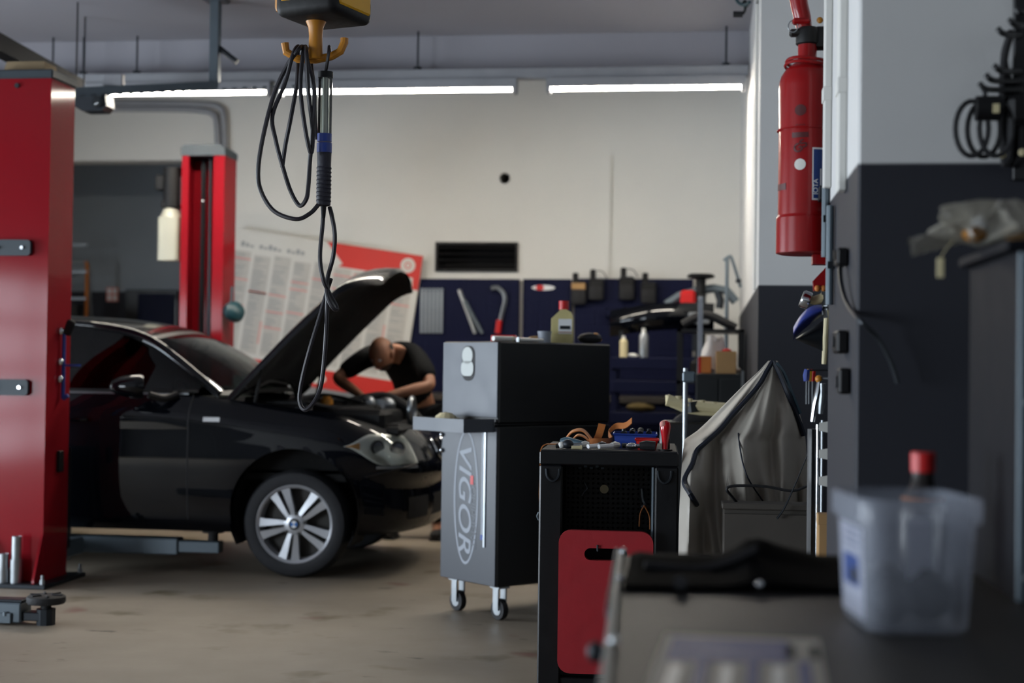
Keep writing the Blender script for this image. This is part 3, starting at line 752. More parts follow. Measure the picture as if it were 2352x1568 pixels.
# far post, open side towards the car
UF0, UF1 = PV(414, 600, 10.9).x, PV(512, 600, 10.9).x
wf = UF1-UF0; zt2 = PV(464, 357, 10.9).z
fp = thing('lift_post', 'red lift post with an open channel and dark cap beyond the car', 'lift post', ((UF0+UF1)/2, 11.05, 0))
h = wf/2
MB().prism([(-h, -.15), (-h+.055, -.15), (-h+.055, -.135), (-h+.015, -.135), (-h+.015, .12), (h-.015, .12), (h-.015, -.135), (h-.085, -.135), (h-.085, -.15), (h, -.15), (h, .14), (-h, .14)], zt2-.021, Matrix.Translation((0, 0, .021))).build('column', 'lift_red', fp)
MB().bb((-h+.02, .06, .02), (h-.02, .118, zt2-.01)).build('channel_back_plate', 'lift_red', fp)
MB().prism([(-h-.005, 0), (h+.005, 0), (h+.005, .05), (h-.04, .085), (-h+.02, .085), (-h-.005, .06)], .31, Matrix.Translation((0, .15, zt2)) @ Matrix.Rotation(R(90), 4, 'X')).build('cap', 'post_cap', fp)
MB().bb((-.27, -.27, 0), (.27, .27, .02), .003).build('base_plate', 'dark_steel', fp)
MB().tube([(.03, -.06, zt2-.02), (.04, -.06, 1.0), (.04, -.06, .3)], .012, 6).tube([(.06, .02, zt2-.02), (.06, .02, .3)], .014, 6).tube([(-.04, -.02, zt2-.02), (-.04, -.02, .3)], .02, 6).build('lifting_chain', 'dark_steel', fp)
MB().box((.0, -.04, .45), (.24, .20, .5), .01).build('carriage', 'dark_steel', fp)
MB().box((.10, -.30, .155), (.10, .40, .09), .01).build('lift_arm', 'grey_steel', fp)
MB().ball((.0, -.145, zt2-.35), .012, 8).build('screw', 'chrome', fp)
# hydraulic unit on the far post
tp, bt = PV(385, 384, 10.95), PV(385, 598, 10.95)
pu = thing('hydraulic_pump_unit', 'black pump motor over a cloudy oil tank fixed to the far red post', 'pump', (UF0-.115, 11.0, bt.z))
cloudy('tank_plastic', 'B9B8A8', 0.8)
mat('oil_dark', '5A5A58', 0.4)
hh = tp.z-bt.z; zt_ = hh*.58
MB().prism(rrect(.17, .16, .03, 4), zt_*.8).build('tank', 'tank_plastic', pu)
MB().prism(rrect(.166, .156, .028, 4), zt_*.52, Matrix.Translation((0, 0, .004))).build('oil', 'oil_dark', pu)
MB().lathe([(.085, zt_*.8), (.07, zt_*.9), (.05, zt_)], 20, cap=True).build('tank_neck', 'tank_plastic', pu)
MB().cyl((.01, 0, zt_), (.01, 0, hh), .075, n=20).box((-.085, 0, hh*.84), (.07, .09, .12), .008).box((.0, 0, zt_*1.04), (.13, .12, .06), .01).build('motor', 'black_plastic', pu)
MB().bb((.07, -.03, hh*.6), (.113, .03, hh*.9)).build('bracket', 'dark_steel', pu)
# dark teal lamp bowl on the far post's right flank
c = PV(526, 716, 10.85)
tl = thing('magnetic_lamp', 'dark teal bowl-shaped lamp stuck to the flank of the far red post', 'lamp', (UF1, 10.98, c.z))
mat('teal', '123840', 0.4)
MB().lathe([(0, .07), (.045, .065), (.075, .04), (.085, 0), (.07, -.01)], 22, Matrix.Translation((.075, -.03, 0)) @ Matrix.Rotation(R(60), 4, 'X') @ Matrix.Rotation(R(40), 4, 'Y')).build('bowl', 'teal', tl)
MB().bb((0.001, -.02, -.03), (.04, .02, .03), .004).build('magnet', 'black_plastic', tl)
MB().tube([(.03, 0, .03), (.045, 0, .10), (.05, 0, .20)], .012, 6).build('stem', 'grey_steel', tl)
# loose lift arm of the next bay, lying low over the floor
c = PZ(105, 1440, 7.0); 
la = thing('swing_arm_with_pad', 'grey steel lift arm with a round rubber pad lying on the concrete floor', 'lift arm', (c.x, c.y, 0))
MB().bb((-.62, -.06, .012), (-.10, .06, .105), .006).build('arm_tube', 'grey_steel', la)
MB().bb((-.62, -.045, .106), (-.10, .045, .118), .003).build('top_strip', 'dark_steel', la)
MB().bb((-.15, -.04, .02), (.0, .04, .06), .004).cyl((0, 0, 0.0), (0, 0, .075), .045, n=10).build('extension', 'dark_steel', la)
MB().cyl((-.17, -.066, .045), (-.17, -.066, .065), .012).box((-.19, -.068, .035), (.10, .012, .05), .004).build('stop_plate', 'grey_steel', la)
MB().cyl((0, 0, .075), (0, 0, .10), .025).lathe([(.0, .10), (.085, .10), (.09, .108), (.09, .132), (.08, .138), (0, .138)], 28).build('pad', 'black_rubber', la)
for k in range(6): MB().box((.055*math.cos(R(60*k)), .055*math.sin(R(60*k)), .1415), (.05, .012, .006), .002, rot=(0, 0, R(60*k))).build('pad_rib', 'black_rubber', la)
MB().bb((-.5, -.05, 0), (-.40, .05, .0115)).build('foot', 'dark_steel', la)
# ================================================================== overhead rail, bracket, conduits (upper left)
rl = thing('steel_rail', 'long grey slotted steel rail crossing in front of the strip lamp', 'rail', PZ(-60, 222, 9.0))
a, b = PZ(-60, 222, 9.0)-rl.location, PZ(500, 197, 9.5)-rl.location
d = (b-a).normalized(); up = Vector((0, 0, 1)); L = (b-a).length; sd = up.cross(d).normalized()
Mr = Matrix(((d.x, sd.x, up.x, a.x), (d.y, sd.y, up.y, a.y), (d.z, sd.z, up.z, a.z), (0, 0, 0, 1)))
ch = MB(); ch.bb((0, -.03, .018), (L, .03, .025)); ch.bb((0, -.03, -.02), (L, -.025, .018)); ch.bb((0, .025, -.02), (L, .03, .018))
cho = MB(); cho.add(ch.v, ch.f, Mr); cho.build('channel', 'grey_steel', rl)
for k in range(22):
    t = MB(); t.bb((L*.40+k*.065, -.033, -.035), (L*.40+k*.065+.03, -.026, -.0205)); t2 = MB(); t2.add(t.v, t.f, Mr); t2.build('channel_tooth', 'grey_steel', rl)
bk = MB(); c = a+d*L*.56
bk.box(c+Vector((0, -.0, .065)), (.13, .05, .075), .006); bk.build('junction_box', 'lamp_housing', rl)
hp = b-d*.02+rl.location
hb = thing('hanger_bracket', 'grey steel hanger strut with a short side brace under the ceiling', 'bracket', (hp.x, hp.y, SOFF))
zl = hp.z-SOFF
MB().bb((-.03, -.03, zl+.022), (.03, .03, -.004), .004).build('strut', 'grey_steel', hb)
MB().tube([(.02, 0, zl*.55), (.14, .02, zl*.72)], .018, 8).build('brace', 'dark_steel', hb)
MB().bb((-.07, -.07, -.012), (.07, .07, 0)).build('ceiling_plate', 'grey_steel', hb)
# dark roof joist at the upper left
a, b = PZ(-60, 72, 8.8), PZ(175, 202, 9.6)
dj = thing('ceiling_joist', 'dark sloping steel joist above the near red lift post', 'joist', a)
dd = b-a
MB().tube([Vector((0, 0, 0)), dd], .075, 4).build('joist', 'black_paint', dj)
for q in (dd, Vector((0, 0, 0))): MB().tube([q, Vector((q.x, q.y, SOFF-a.z))], .006, 6).build('hanger', 'black_paint', dj)
# tapered dark lamp head and conduit
c = PZ(205, 240, 10.0)
fl = thing('flood_lamp', 'dark tapered flood lamp fixed under the long slotted rail', 'lamp', c)
MB().prism([(-.22, .06), (.14, .06), (.15, -.02), (.12, -.055), (-.02, -.055)], .14, Matrix.Translation((0, .07, 0)) @ Matrix.Rotation(R(90), 4, 'X')).build('head', 'dark_steel', fl)
MB().ball((.10, -.075, .01), .045, 12, (1, .4, 1)).build('lens', 'lens_glass', fl)
MB().tube([(-.04, 0, .06), (-.04, 0, SOFF-c.z)], .006, 6).build('hanger', 'dark_steel', fl)
cd = thing('conduit', 'pair of grey conduit pipes bending down the white back wall', 'conduit', PV(515, 400, V_BACK))
o = cd.location
for k, (dx, dy) in enumerate(((0, 0), (-16, 14))):
    pts = [PV(x, y, V_BACK-.03)-o for x, y in ((250, 236+dy), (400, 237+dy), (478+dx, 240+dy), (505+dx, 248+dy), (515+dx, 275+dy), (518+dx, 400), (517+dx, 505))]
    MB().tube(pts, .028, 10, smooth=5).build('pipe', 'lamp_housing', cd)
# ================================================================== hanging socket cube, inspection lamp and its cable
A, B = PZ(628, 38, 5.0), PZ(767, 22, 4.90)
ax = Vector((B.x-A.x, B.y-A.y, 0)); wb = ax.length; rz = math.atan2(ax.y, ax.x)
zb0 = A.z
ctr = Vector((A.x, A.y, 0))+ax/2+Vector((-ax.y, ax.x, 0)).normalized()*.13
sc_ = thing('socket_cube', 'yellow and black hanging power socket cube with a double hook below', 'socket box', (ctr.x, ctr.y, zb0), rz)
MB().box((0, 0, .05), (wb, .26, .10), .028, seg=3).build('bottom_shell', 'black_plastic', sc_)
MB().box((0, 0, .25), (wb-.006, .254, .32), .02, seg=2).build('frame', 'black_plastic', sc_)
MB().box((0, -.131, .23), (wb-.055, .012, .36), .006).build('front_panel', 'yellow_plastic', sc_)
MB().box((wb/2+.001, 0, .20), (.012, .20, .34), .006).build('side_panel', 'yellow_plastic', sc_)
MB().box((-wb/2-.02, .02, .20), (.05, .18, .34), .02, seg=2).build('flap_panel', 'ochre_plastic', sc_)
sk = MB().cyl((wb/2+.006, 0, .16), (wb/2+.04, 0, .155), .04, n=18).build('socket', 'blue_plastic', sc_)
MB().box((wb/2+.045, 0, .19), (.02, .085, .05), .008).build('socket_lid', 'blue_plastic', sk)
MB().cyl((0, 0, .41), (0, 0, SOFF-zb0), .012).build('supply_cable', 'black_rubber', sc_)
Hx = Vector((math.cos(-rz+YAW), math.sin(-rz+YAW), 0)); HS0 = Hx*-.028
hk = MB().lathe([(.035, 0), (.026, -.02), (.023, -.05), (.025, -.12), (.03, -.13)], 16, Matrix.Translation(HS0))
pts = [HS0+Hx*x+Vector((0, 0, z)) for x, z in ((-.105, -.075), (-.10, -.105), (-.06, -.128), (0, -.13), (.055, -.118), (.085, -.10), (.098, -.07), (.098, -.055))]
hk.tube(pts, [.014]*8+[.016]*0, 10)
hk.build('hook', 'ochre_plastic', sc_)
hz = zb0-.125
ZL = (Vector((ctr.x, ctr.y, hz))-CAMP).dot(_f)      # lamp and cables hang in the plane of the hook
TOP, BOT = PZ(748, 165, ZL), PZ(743, 474, ZL)
il = thing('inspection_lamp', 'tube inspection lamp with blue collar and coiled cable hanging from the yellow hook', 'lamp', BOT)
ll = TOP.z-BOT.z
glass('lamp_tube', 'D8DCD8')
mat('lamp_grip', '1A1A28', 0.6, bump=0.2, scale=60)
mat('cable', '1E1B22', 0.5)
Lx = (TOP-BOT)/ll
MB().cyl(Lx*ll*.54, Lx*ll*.97, .024, n=20, caps=False).build('tube', 'lamp_tube', il)
MB().box(Lx*ll*.75+Vector((0, .005, 0)), (.022, .006, ll*.42)).build('reflector_strip', 'zinc', il)
MB().cyl(Lx*ll*.54+Vector((0, -.005, 0)), Lx*ll*.96+Vector((0, -.005, 0)), .008).build('lamp_element', 'white_plastic', il)
MB().cyl(Lx*ll*.955, Lx*ll*1.0, .026, n=18).build('cap', 'black_plastic', il)
MB().cyl(Lx*ll*.40, Lx*ll*.47, .0262, n=18).cyl(Lx*ll*.48, Lx*ll*.54, .025, n=18).build('collar', 'blue_plastic', il)
MB().lathe([(.012, -.0), (.024, .004), (.0245, ll*.10), (.024, ll*.2), (.0235, ll*.3), (.025, ll*.4)], 18).build('grip', 'lamp_grip', il)
for k in range(9): MB().lathe([(.0245, 0), (.0262, .004), (.0245, .008)], 18, Matrix.Translation((0, 0, .015+k*.014)), cap=False).build('grip_ring', 'lamp_grip', il)
MB().tube([Lx*ll]+[PZ(x, y, ZL+z_)-BOT for x, y, z_ in ((752, 140, -.024), (755, 120, -.026), (756, 107, 0), (757, 120, .026), (753, 140, .024))]+[Lx*ll], .006, 6, smooth=4).build('hanging_loop', 'cable', il)
def cab(pp, r=.0075, zoff=0.0, z1=None):
    n = len(pp)
    return MB().tube([PZ(p[0], p[1], ZL+zoff+.012*math.sin(i*1.7)+(p[2] if len(p) > 2 else 0))-BOT for i, p in enumerate(pp)], r, 8, smooth=6)
for zo, pp in ((-.035, [(706, 140, .07), (704, 116, .062), (694, 107, .035), (684, 116, 0), (660, 150), (630, 215), (605, 310), (593, 390), (600, 440), (630, 485), (680, 503), (712, 490), (731, 470)]),
               (-.035, [(696, 140, .075), (694, 118, .065), (684, 107, .035), (672, 128, 0), (655, 190), (626, 265), (634, 325), (650, 385), (668, 440), (688, 472), (703, 458), (708, 430), (712, 370), (718, 300), (722, 210), (706, 140), (700, 118, -.002), (696, 107, .035), (694, 120, .07)]),
               (.04, [(686, 107, -.04), (684, 120), (682, 190), (668, 270), (656, 330), (648, 385)]),
               (-.045, [(702, 107, .045), (696, 124), (690, 200), (700, 290), (714, 352), (718, 300), (708, 210), (704, 124), (702, 107, .045)]),
               (.045, [(700, 107, -.045), (712, 124), (716, 160), (722, 210), (724, 280), (727, 320)]),
               (.0, [(744, 474), (741, 515), (735, 590), (742, 640), (756, 672), (774, 706), (766, 708), (752, 680), (752, 640), (765, 590), (769, 540), (762, 495), (757, 476)]),
               (.02, [(760, 640), (752, 665), (735, 725), (712, 800), (694, 870), (688, 918), (700, 941), (722, 922), (738, 882), (747, 800), (751, 720), (752, 660), (746, 640)])):
    cab(pp, zoff=zo).build('cable_loop', 'cable', il)
MB().cyl((0, 0, 0), (0, 0, -.04), .010, .007).build('strain_relief', 'black_rubber', il)
# ================================================================== planner board on the back wall
mat('planner_paper', 'C9C8C2', 0.6, var=0.03)
mat('planner_red', 'C8281E', 0.55, var=0.03)
mat('planner_text', '8F9092', 0.7)
mat('planner_pale', 'B4B2AC', 0.7)
mat('planner_pink', 'D08A82', 0.7)
VB = 12.571
TL, TR = PV(535, 522, VB), PV(972, 588, VB)
xd = (TR-TL); Wp = xd.length; xd.normalize(); yd = Vector((-xd.z, 0, xd.x))
Hp = 1.27
pb = thing('wall_planner', 'large tilted yearly planner board in white and red on the back wall', 'planner', TL-yd*Hp)
O = pb.location
Mp = frame(TL-O, xd, yd)                # x right, y up (negative = down), z towards the viewer
def pq(mb, x0, y0, x1, y1, z=.002): mb.add([(x0, -y0, z), (x1, -y0, z), (x1, -y1, z), (x0, -y1, z)], [(0, 1, 2, 3)], Mp)
bmb = MB(); t = MB().bb((0, -Hp, -.03), (Wp, 0, 0)); bmb.add(t.v, t.f, Mp); bmb.build('board', 'planner_paper', pb)
for yy in (.25, Hp-.30):
    bt_ = MB(); t = MB().bb((.06, -yy-.04, -V_BACK+VB+.0), (.75, -yy, -.0305)); bt_.add(t.v, t.f, Mp); bt_.build('wall_batten', 'wood_tan', pb)
rd = MB()
rd.add([(.86, 0, .002), (Wp, 0, .002), (Wp, -.30, .002), (Wp-.05, -.30, .002), (Wp-.06, -.20, .002), (.99, -.20, .002), (1.03, -.17, .002)], [(0, 1, 2, 3, 4), (0, 4, 5, 6)], Mp)
rd.build('corner_flag', 'planner_red', pb)
r2 = MB(); pq(r2, 0, Hp-.16, Wp, Hp); r2.build('red_band', 'planner_red', pb)
logo = MB().lathe([(0, .003), (.065, .003)], 20, Mp @ Matrix.Translation((Wp-.12, -.10, 0)), cap=False); lg = logo.build('round_emblem', 'planner_paper', pb)
MB().lathe([(.02, .0035), (.03, .0035)], 16, Mp @ Matrix.Translation((Wp-.12, -.10, 0)), cap=False).build('emblem_ring', 'planner_red', lg)
em = MB(); em.lathe([(0, .003), (.06, .003)], 16, Mp @ Matrix.Translation((.95, -Hp+.08, 0)) @ Matrix.Diagonal((1.6, .8, 1, 1)), cap=False).build('band_emblem', 'planner_paper', pb)
tx = MB(); rdl = MB(); bgs = MB()
random.seed(3)
cw = (Wp-.08)/9
for c in range(9):
    x0 = .05+c*cw
    top = .19+.02*(c % 2)+(.03 if c > 5 else 0)
    pq(bgs, x0, top, x0+cw-.03, Hp-.2, .0012)
    y = top+.02
    while y < Hp-.24:
        if random.random() < .85: pq(tx, x0+.01, y, x0+.01+random.uniform(.05, cw-.06), y+.006, .0025)
        y += .017
    for k in range(3):
        yy = random.uniform(top, Hp-.3); pq(rdl, x0-.005, yy, x0+cw-.025, yy+.012, .003)
    if c % 3 == 1: yy = random.uniform(.5, .8); pq(rdl, x0+cw-.035, yy, x0+cw-.022, yy+.2, .003)
o = bgs.build('column_tint', 'planner_pale', pb); o['kind'] = 'stuff'
o = tx.build('calendar_lines', 'planner_text', pb); o['kind'] = 'stuff'
o = rdl.build('red_rules', 'planner_pink', pb); o['kind'] = 'stuff'
hd = MB()
for k in range(14):
    if k in (3, 9): continue
    pq(hd, .10+k*.042, .105+.012*(k % 3), .10+k*.042+.03, .15, .0025)
o = hd.build('heading', 'planner_text', pb); o['kind'] = 'stuff'
# ================================================================== pegboards with tools
mat('peg_blue', '0A1030', 0.6, spec=0.15)
VP = 12.62
for x0, x1, lb in ((938, 1193, 'dark blue perforated tool panel behind the hanging steel straps'), (1200, 1312, 'dark blue tool panel with a small red and white oval badge'), (1318, 1592, 'dark blue tool panel hung with black tool pouches')):
    a, b = PV(x0, 785, VP), PV(x1, 641, VP); a.z = 1.025
    t = thing('pegboard', lb, 'tool panel', ((a.x+b.x)/2, VP, a.z)); w, h = b.x-a.x, b.z-a.z
    lattice(-w/2, w/2, 0, h, int(w/.05), int(h/.05), .012, .02, -.01, .006).build('panel', 'peg_blue', t, flat=True)
    bb_ = MB().bb((-w/2, .04, 0), (w/2, .05, h))
    for s_ in (-1, 1): bb_.bb((s_*w/2, -.004, 0), (s_*(w/2-.01), .04, h))
    bb_.bb((-w/2+.01, -.004, h-.01), (w/2-.01, .04, h)).bb((-w/2+.01, -.004, 0), (w/2-.01, .04, .01)).build('backing_tray', 'peg_blue', t)
    if 'badge' in lb:
        bd = MB().prism([(.10*math.cos(R(15*k)), .022*math.sin(R(15*k))) for k in range(24)], .006, Matrix.Translation((-.03, -.011, h-.075)) @ Matrix.Rotation(R(90), 4, 'X')).build('badge', 'badge_white', t)
        MB().prism([(-.03+.035*math.cos(R(20*k)), .024*math.sin(R(20*k))) for k in range(18)], .008, Matrix.Translation((-.03, -.0115, h-.075)) @ Matrix.Rotation(R(90), 4, 'X')).build('badge_centre', 'red_plastic', bd)
def wallpt(x, y, off=.03): return PV(x, y, VP-off)
# hanging steel straps / belts at the left panel
for k, x in enumerate((970, 979, 988, 997, 1006, 1015)):
    p = wallpt(x, 662); q = wallpt(x-2, 765)
    s = thing('feeler_strip', 'flat steel strip in the row hung on the blue panel', 'steel strip', q, 0, 'steel strips on the blue panel')
    MB().bb((-.0125, -.004, 0), (.0125, .004, p.z-q.z), .001).build('blade', 'zinc', s)
    MB().cyl((0, -.012, p.z-q.z-.02), (0, .021, p.z-q.z-.02), .006, n=8).build('peg', 'dark_steel', s)
p0, p1 = wallpt(1055, 665), wallpt(1092, 765)
pr = thing('pry_bar_pair', 'two crossed grey bars leaning on the blue panel', 'bars', wallpt(1088, 765))
MB().tube([p0-pr.location, p1-pr.location], .022, 8, flat=.4).build('bar', 'zinc', pr)
MB().tube([wallpt(1068, 690, .05)-pr.location, wallpt(1108, 765, .05)-pr.location], .018, 8, flat=.4).build('bar', 'grey_steel', pr)
MB().cyl(p0-pr.location+Vector((0, -.012, -.01)), p0-pr.location+Vector((0, .021, -.01)), .006).build('peg', 'dark_steel', pr)
hk = thing('hooked_lever', 'grey cane-shaped lever with a curved top hung on the blue panel', 'lever', wallpt(1143, 765))
MB().tube([wallpt(x, y, .05)-hk.location for x, y in ((1128, 662), (1142, 660), (1156, 672), (1160, 690), (1153, 720), (1145, 755))], .022, 8, smooth=5, flat=.6).build('shaft', 'zinc', hk)
MB().tube([wallpt(1147, 735, .05)-hk.location, wallpt(1143, 765, .05)-hk.location], .026, 8).build('grip', 'red_plastic', hk)
MB().cyl(wallpt(1140, 662, .05)-hk.location, wallpt(1140, 662, -.0)-hk.location, .006).build('peg', 'dark_steel', hk)
# black pouches
for k, (x, y0, y1, lb) in enumerate(((1330, 648, 700, 'black tool pouch with a brown flap on the blue panel'), (1370, 640, 690, 'black tool pouch with a wire loop on the blue panel'), (1440, 636, 690, 'tall black tool pouch with a wire loop above an empty blue bin'), (1490, 648, 698, 'black tool pouch beside the grinder stand'))):
    p = wallpt(x, y1, .011)
    g = thing('tool_pouch', lb, 'pouch', p); hh = wallpt(x, y0).z-p.z
    MB().box((0, -.04, hh/2), (.13, .08, hh), .02, seg=2).build('pouch', 'black_rubber', g)
    MB().box((0, -.075, hh*.8), (.12, .02, hh*.3), .008).build('flap', 'black_plastic' if k else 'cardboard', g)
    MB().box((-.03, -.03, hh+.03), (.05, .03, .10), .01).build('tool_handle', 'black_plastic', g)
    if k in (1, 2): MB().tube([(-.05, -.04, hh), (-.03, -.04, hh+.06), (.05, -.04, hh+.06), (.09, -.04, hh-.0)], .004, 6, smooth=4).build('wire_loop', 'dark_steel', g)
for x in (1412, 1455, 1500):
    p = wallpt(x, 728, .011); g = thing('storage_bin', 'small blue plastic bin clipped under the black pouches', 'bin', p, 0, 'small blue bins on the tool panel')
    MB().bb((-.07, -.11, 0), (.07, 0, .008)).bb((-.07, -.008, 0), (.07, 0, .10)).bb((-.07, -.11, 0), (.07, -.104, .06)).bb((-.07, -.11, 0), (-.064, 0, .08)).bb((.064, -.11, 0), (.07, 0, .08)).build('bin', 'peg_blue', g)
# ================================================================== workbench along the back wall, with vice, grinder stand
mat('bench_blue', '080D28', 0.55, spec=0.15)
mat('worktop', '2B2622', 0.6)
U0, U1 = PV(955, 800, 12.2).x, PV(1600, 800, 12.2).x
zb_ = 1.02
wbch = thing('workbench', 'long dark blue workbench under the tool panels', 'workbench', ((U0+U1)/2, 12.25, 0)); w = (U1-U0)/2
MB().bb((-w, -.38, zb_-.05), (w, .35, zb_), .005).build('worktop', 'worktop', wbch)
for k in range(4):
    u = -w+.05+k*(2*w-.1)/4; ww = (2*w-.1)/4-.02
    cb = MB().bb((u, -.34, .08), (u+ww, .33, zb_-.051), .004).build('cabinet', 'bench_blue', wbch)
    for j in range(4):
        dr = MB().bb((u+.015, -.355, .12+j*.21), (u+ww-.015, -.341, .12+j*.21+.19), .004).build('drawer', 'bench_blue', cb)
MB().bb((-w+.05, -.28, 0), (w-.05, .3, .08)).build('plinth', 'black_paint', wbch)
# blue shelf trolley
q = PH(1415, 1000, 0.0)
tx0, tx1 = PV(1412, 850, 11.2).x, PV(1592, 850, 11.2).x
tr = thing('shelf_trolley', 'dark blue open shelf trolley behind the black tool cart', 'trolley', ((tx0+tx1)/2, 11.3, 0)); w = (tx1-tx0)/2
for sx in (-1, 1):
    for sy in (-.22, .22): MB().bb((sx*w-.02, sy-.02, .08), (sx*w+.02, sy+.02, 1.34)).build('upright', 'bench_blue', tr)
    for sy in (-.22, .22): MB().cyl((sx*w-.02, sy, .04), (sx*w+.02, sy, .04), .04, n=14).build('castor', 'black_rubber', tr)
for y in (835, 888, 960, 1060):
    z = PV(1500, y, 11.1).z
    MB().bb((-w-.02, -.25, z-.045), (w+.02, .25, z+.045), .006).build('shelf', 'bench_blue', tr)
zs = PV(1500, 835, 11.1).z+.046
for x, r, h, m_, lb in ((1432, .03, .16, 'cream', 'small pale bottle on the blue shelf trolley'), (1478, .035, .22, 'zinc', 'slim grey spray can on the blue shelf trolley')):
    u = PV(x, 830, 11.15).x
    t = thing('spray_can', lb, 'can', (u, 11.15, zs))
    MB().lathe([(r, 0), (r, h*.75), (r*.6, h*.85), (r*.4, h*.86)], 16).build('can', m_, t)
    MB().lathe([(r*.45, h*.86), (r*.45, h), (0, h)], 12).build('cap', 'white_plastic', t)
u = PV(1453, 830, 11.1).x; t = thing('rag_roll', 'small white rag lying on the blue shelf trolley', 'rag', (u, 11.1, zs)); MB().ball((0, 0, .016), .03, 12, (1.2, .8, .5)).ball((.02, -.03, .014), .022, 10, (1, .8, .6)).build('rag', 'white_plastic', t)
u = PV(1468, 950, 11.1).x; zz = PV(1500, 960, 11.1).z+.046
t = thing('cloth_bundle', 'crumpled ochre cloth on a lower shelf of the blue trolley', 'cloth', (u, 11.1, zz)); MB().ball((0, 0, .035), .07, 12, (1.4, 1, .5)).ball((.07, .02, .03), .05, 10, (1, 1, .55)).build('cloth', mat('dull_ochre', '4A3C18', 0.9), t)
# long dark bumper leaning over the trolley top
a, b = PV(1398, 738, 11.2), PV(1640, 722, 11.2)
bp = thing('car_bumper', 'long black car bumper laid across a stand above the blue trolley', 'bumper', (a+b)/2)
d = (b-a)
MB().grid(lambda t, h: Vector((d.x*(t-.5), .16*(2*t-1)**2-.05*math.sin(math.pi*h), d.z*(t-.5)-.11+.20*h+.02*math.sin(math.pi*t))), 20, 8).grid(lambda t, h: Vector((d.x*(t-.5), .02+.16*(2*t-1)**2-.04*math.sin(math.pi*h), d.z*(t-.5)-.11+.20*h+.02*math.sin(math.pi*t))), 20, 8).build('bumper_skin', 'car_paint', bp, ang=50)
MB().box((d.x*.36, -.03, .0), (.16, .04, .09), .01).build('bracket', 'zinc', bp)
for s in (-.3, .25):
    MB().bb((s-.015, -.02, 1.386-bp.location.z), (s+.015, .02, -.1)).build('prop', 'dark_steel', bp)
# grinder stand with round top
c = PV(1610, 632, 11.7)
gs = thing('pedestal_clamp', 'black pedestal with a round flat top and bent grey arms', 'stand', (c.x, 11.7, 0))
zt2_ = c.z
MB().lathe([(.0, zt2_+.01), (.09, zt2_+.01), (.11, zt2_-.005), (.105, zt2_-.02), (.04, zt2_-.035), (.035, zt2_-.14), (.05, zt2_-.16)], 24).build('round_top', 'black_plastic', gs)
MB().lathe([(.11, 0), (.11, .02), (.05, .04), (.04, .2), (.04, zt2_-.16)], 20).build('column', 'dark_steel', gs)
loc = gs.location
MB().tube([PV(x, y, 11.75)-loc for x, y in ((1690, 693), (1670, 668), (1640, 662), (1600, 668), (1560, 680), (1530, 700))], [.035]*6, 10).build('bent_pipe', 'grey_steel', gs)
MB().box(PV(1580, 690, 11.7)-loc, (.12, .10, .16), .02).build('motor', 'red_plastic', gs)
MB().tube([PV(x, y, 11.7)-loc for x, y in ((1648, 670), (1655, 690), (1652, 708))], .03, 8).build('outlet', 'dark_steel', gs)
# thin stand pipe on the back wall's right corner
sp = thing('stand_pipe', 'thin grey stand pipe with a hooked top before the white back wall', 'pipe', (PV(1675, 740, 10.85).x-.02, 10.85, 0)); loc = sp.location
MB().tube([PV(x, y, 10.85)-loc for x, y in ((1662, 598), (1672, 590), (1680, 592), (1697, 645), (1701, 660))], .012, 8, smooth=4).tube([(0, 0, 0), (0, 0, PV(1676, 591, 10.85).z)], .014, 8).build('pipe', 'grey_steel', sp)
MB().cyl((0, 0, 0), (0, 0, .02), .07, n=18).build('foot', 'dark_steel', sp)
MB().box(PV(1696, 645, 10.85)-loc, (.04, .03, .03), .006).build('clip', 'dark_steel', sp)
# ================================================================== dark cabinet with cartons beside the wall
zc = PV(1650, 858, 9.2).z
cu0, cu1 = PV(1598, 900, 9.2).x, PV(1704, 900, 9.2).x
dc = thing('metal_cabinet', 'dark green-grey metal cabinet carrying cartons by the pillar', 'cabinet', ((cu0+cu1)/2, 9.45, 0)); w = (cu1-cu0)/2
mat('dark_green', '14191B', 0.5)
MB().bb((-w, -.25, 0), (w, .25, zc), .006).build('body', 'dark_green', dc)
for s in (-1, 1):
    dd_ = MB().bb((min(0, s*w)+.004, -.262, .05), (max(0, s*w)-.004, -.251, zc-.03), .003).build('cabinet_door', 'dark_green', dc)
    MB().bb((s*.03-.008, -.28, zc*.5), (s*.03+.008, -.263, zc*.5+.12), .003).build('handle', 'zinc', dd_)
MB().bb((w-.005, -.285, zc-.35), (w+.012, -.263, zc+.02)).build('edge_strip', 'zinc', dc)
def carton(x0, x1, y0, v, dep, m_, name, lb, cat, ytop):
    a, b = PV(x0, y0, v), PV(x1, ytop, v)
    t = thing(name, lb, cat, ((a.x+b.x)/2, v+dep/2, zc+.001)); ww, hh = (b.x-a.x), b.z-a.z
    MB().bb((-ww/2, -dep/2, 0), (ww/2, dep/2, hh), .004).build('carton', m_, t)
    MB().bb((-ww/2+.004, -dep/2-.002, hh*.9), (ww/2-.004, -dep/2-.0005, hh)).build('flap', m_, t)
    return t
t = carton(1644, 1692, 857, 9.22, .12, 'cardboard', 'cardboard_box', 'small plain brown cardboard box on the dark metal cabinet', 'box', 806)
t = carton(1606, 1634, 857, 9.25, .10, 'orange_leather', 'carton_box', 'small orange and white carton on the dark metal cabinet', 'box', 818)
MB().bb((-.045, -.052, .0), (-.028, -.0505, .10)).build('red_strip', 'red_plastic', t)
mat('bag_film', 'C8C4C0', 0.35)
c = PV(1640, 800, 9.42)
t = thing('plastic_wrap', 'crumpled white and red plastic wrapper leaning behind the cartons', 'wrapper', (c.x, 9.47, zc+.016))
mb = MB(); random.seed(5)
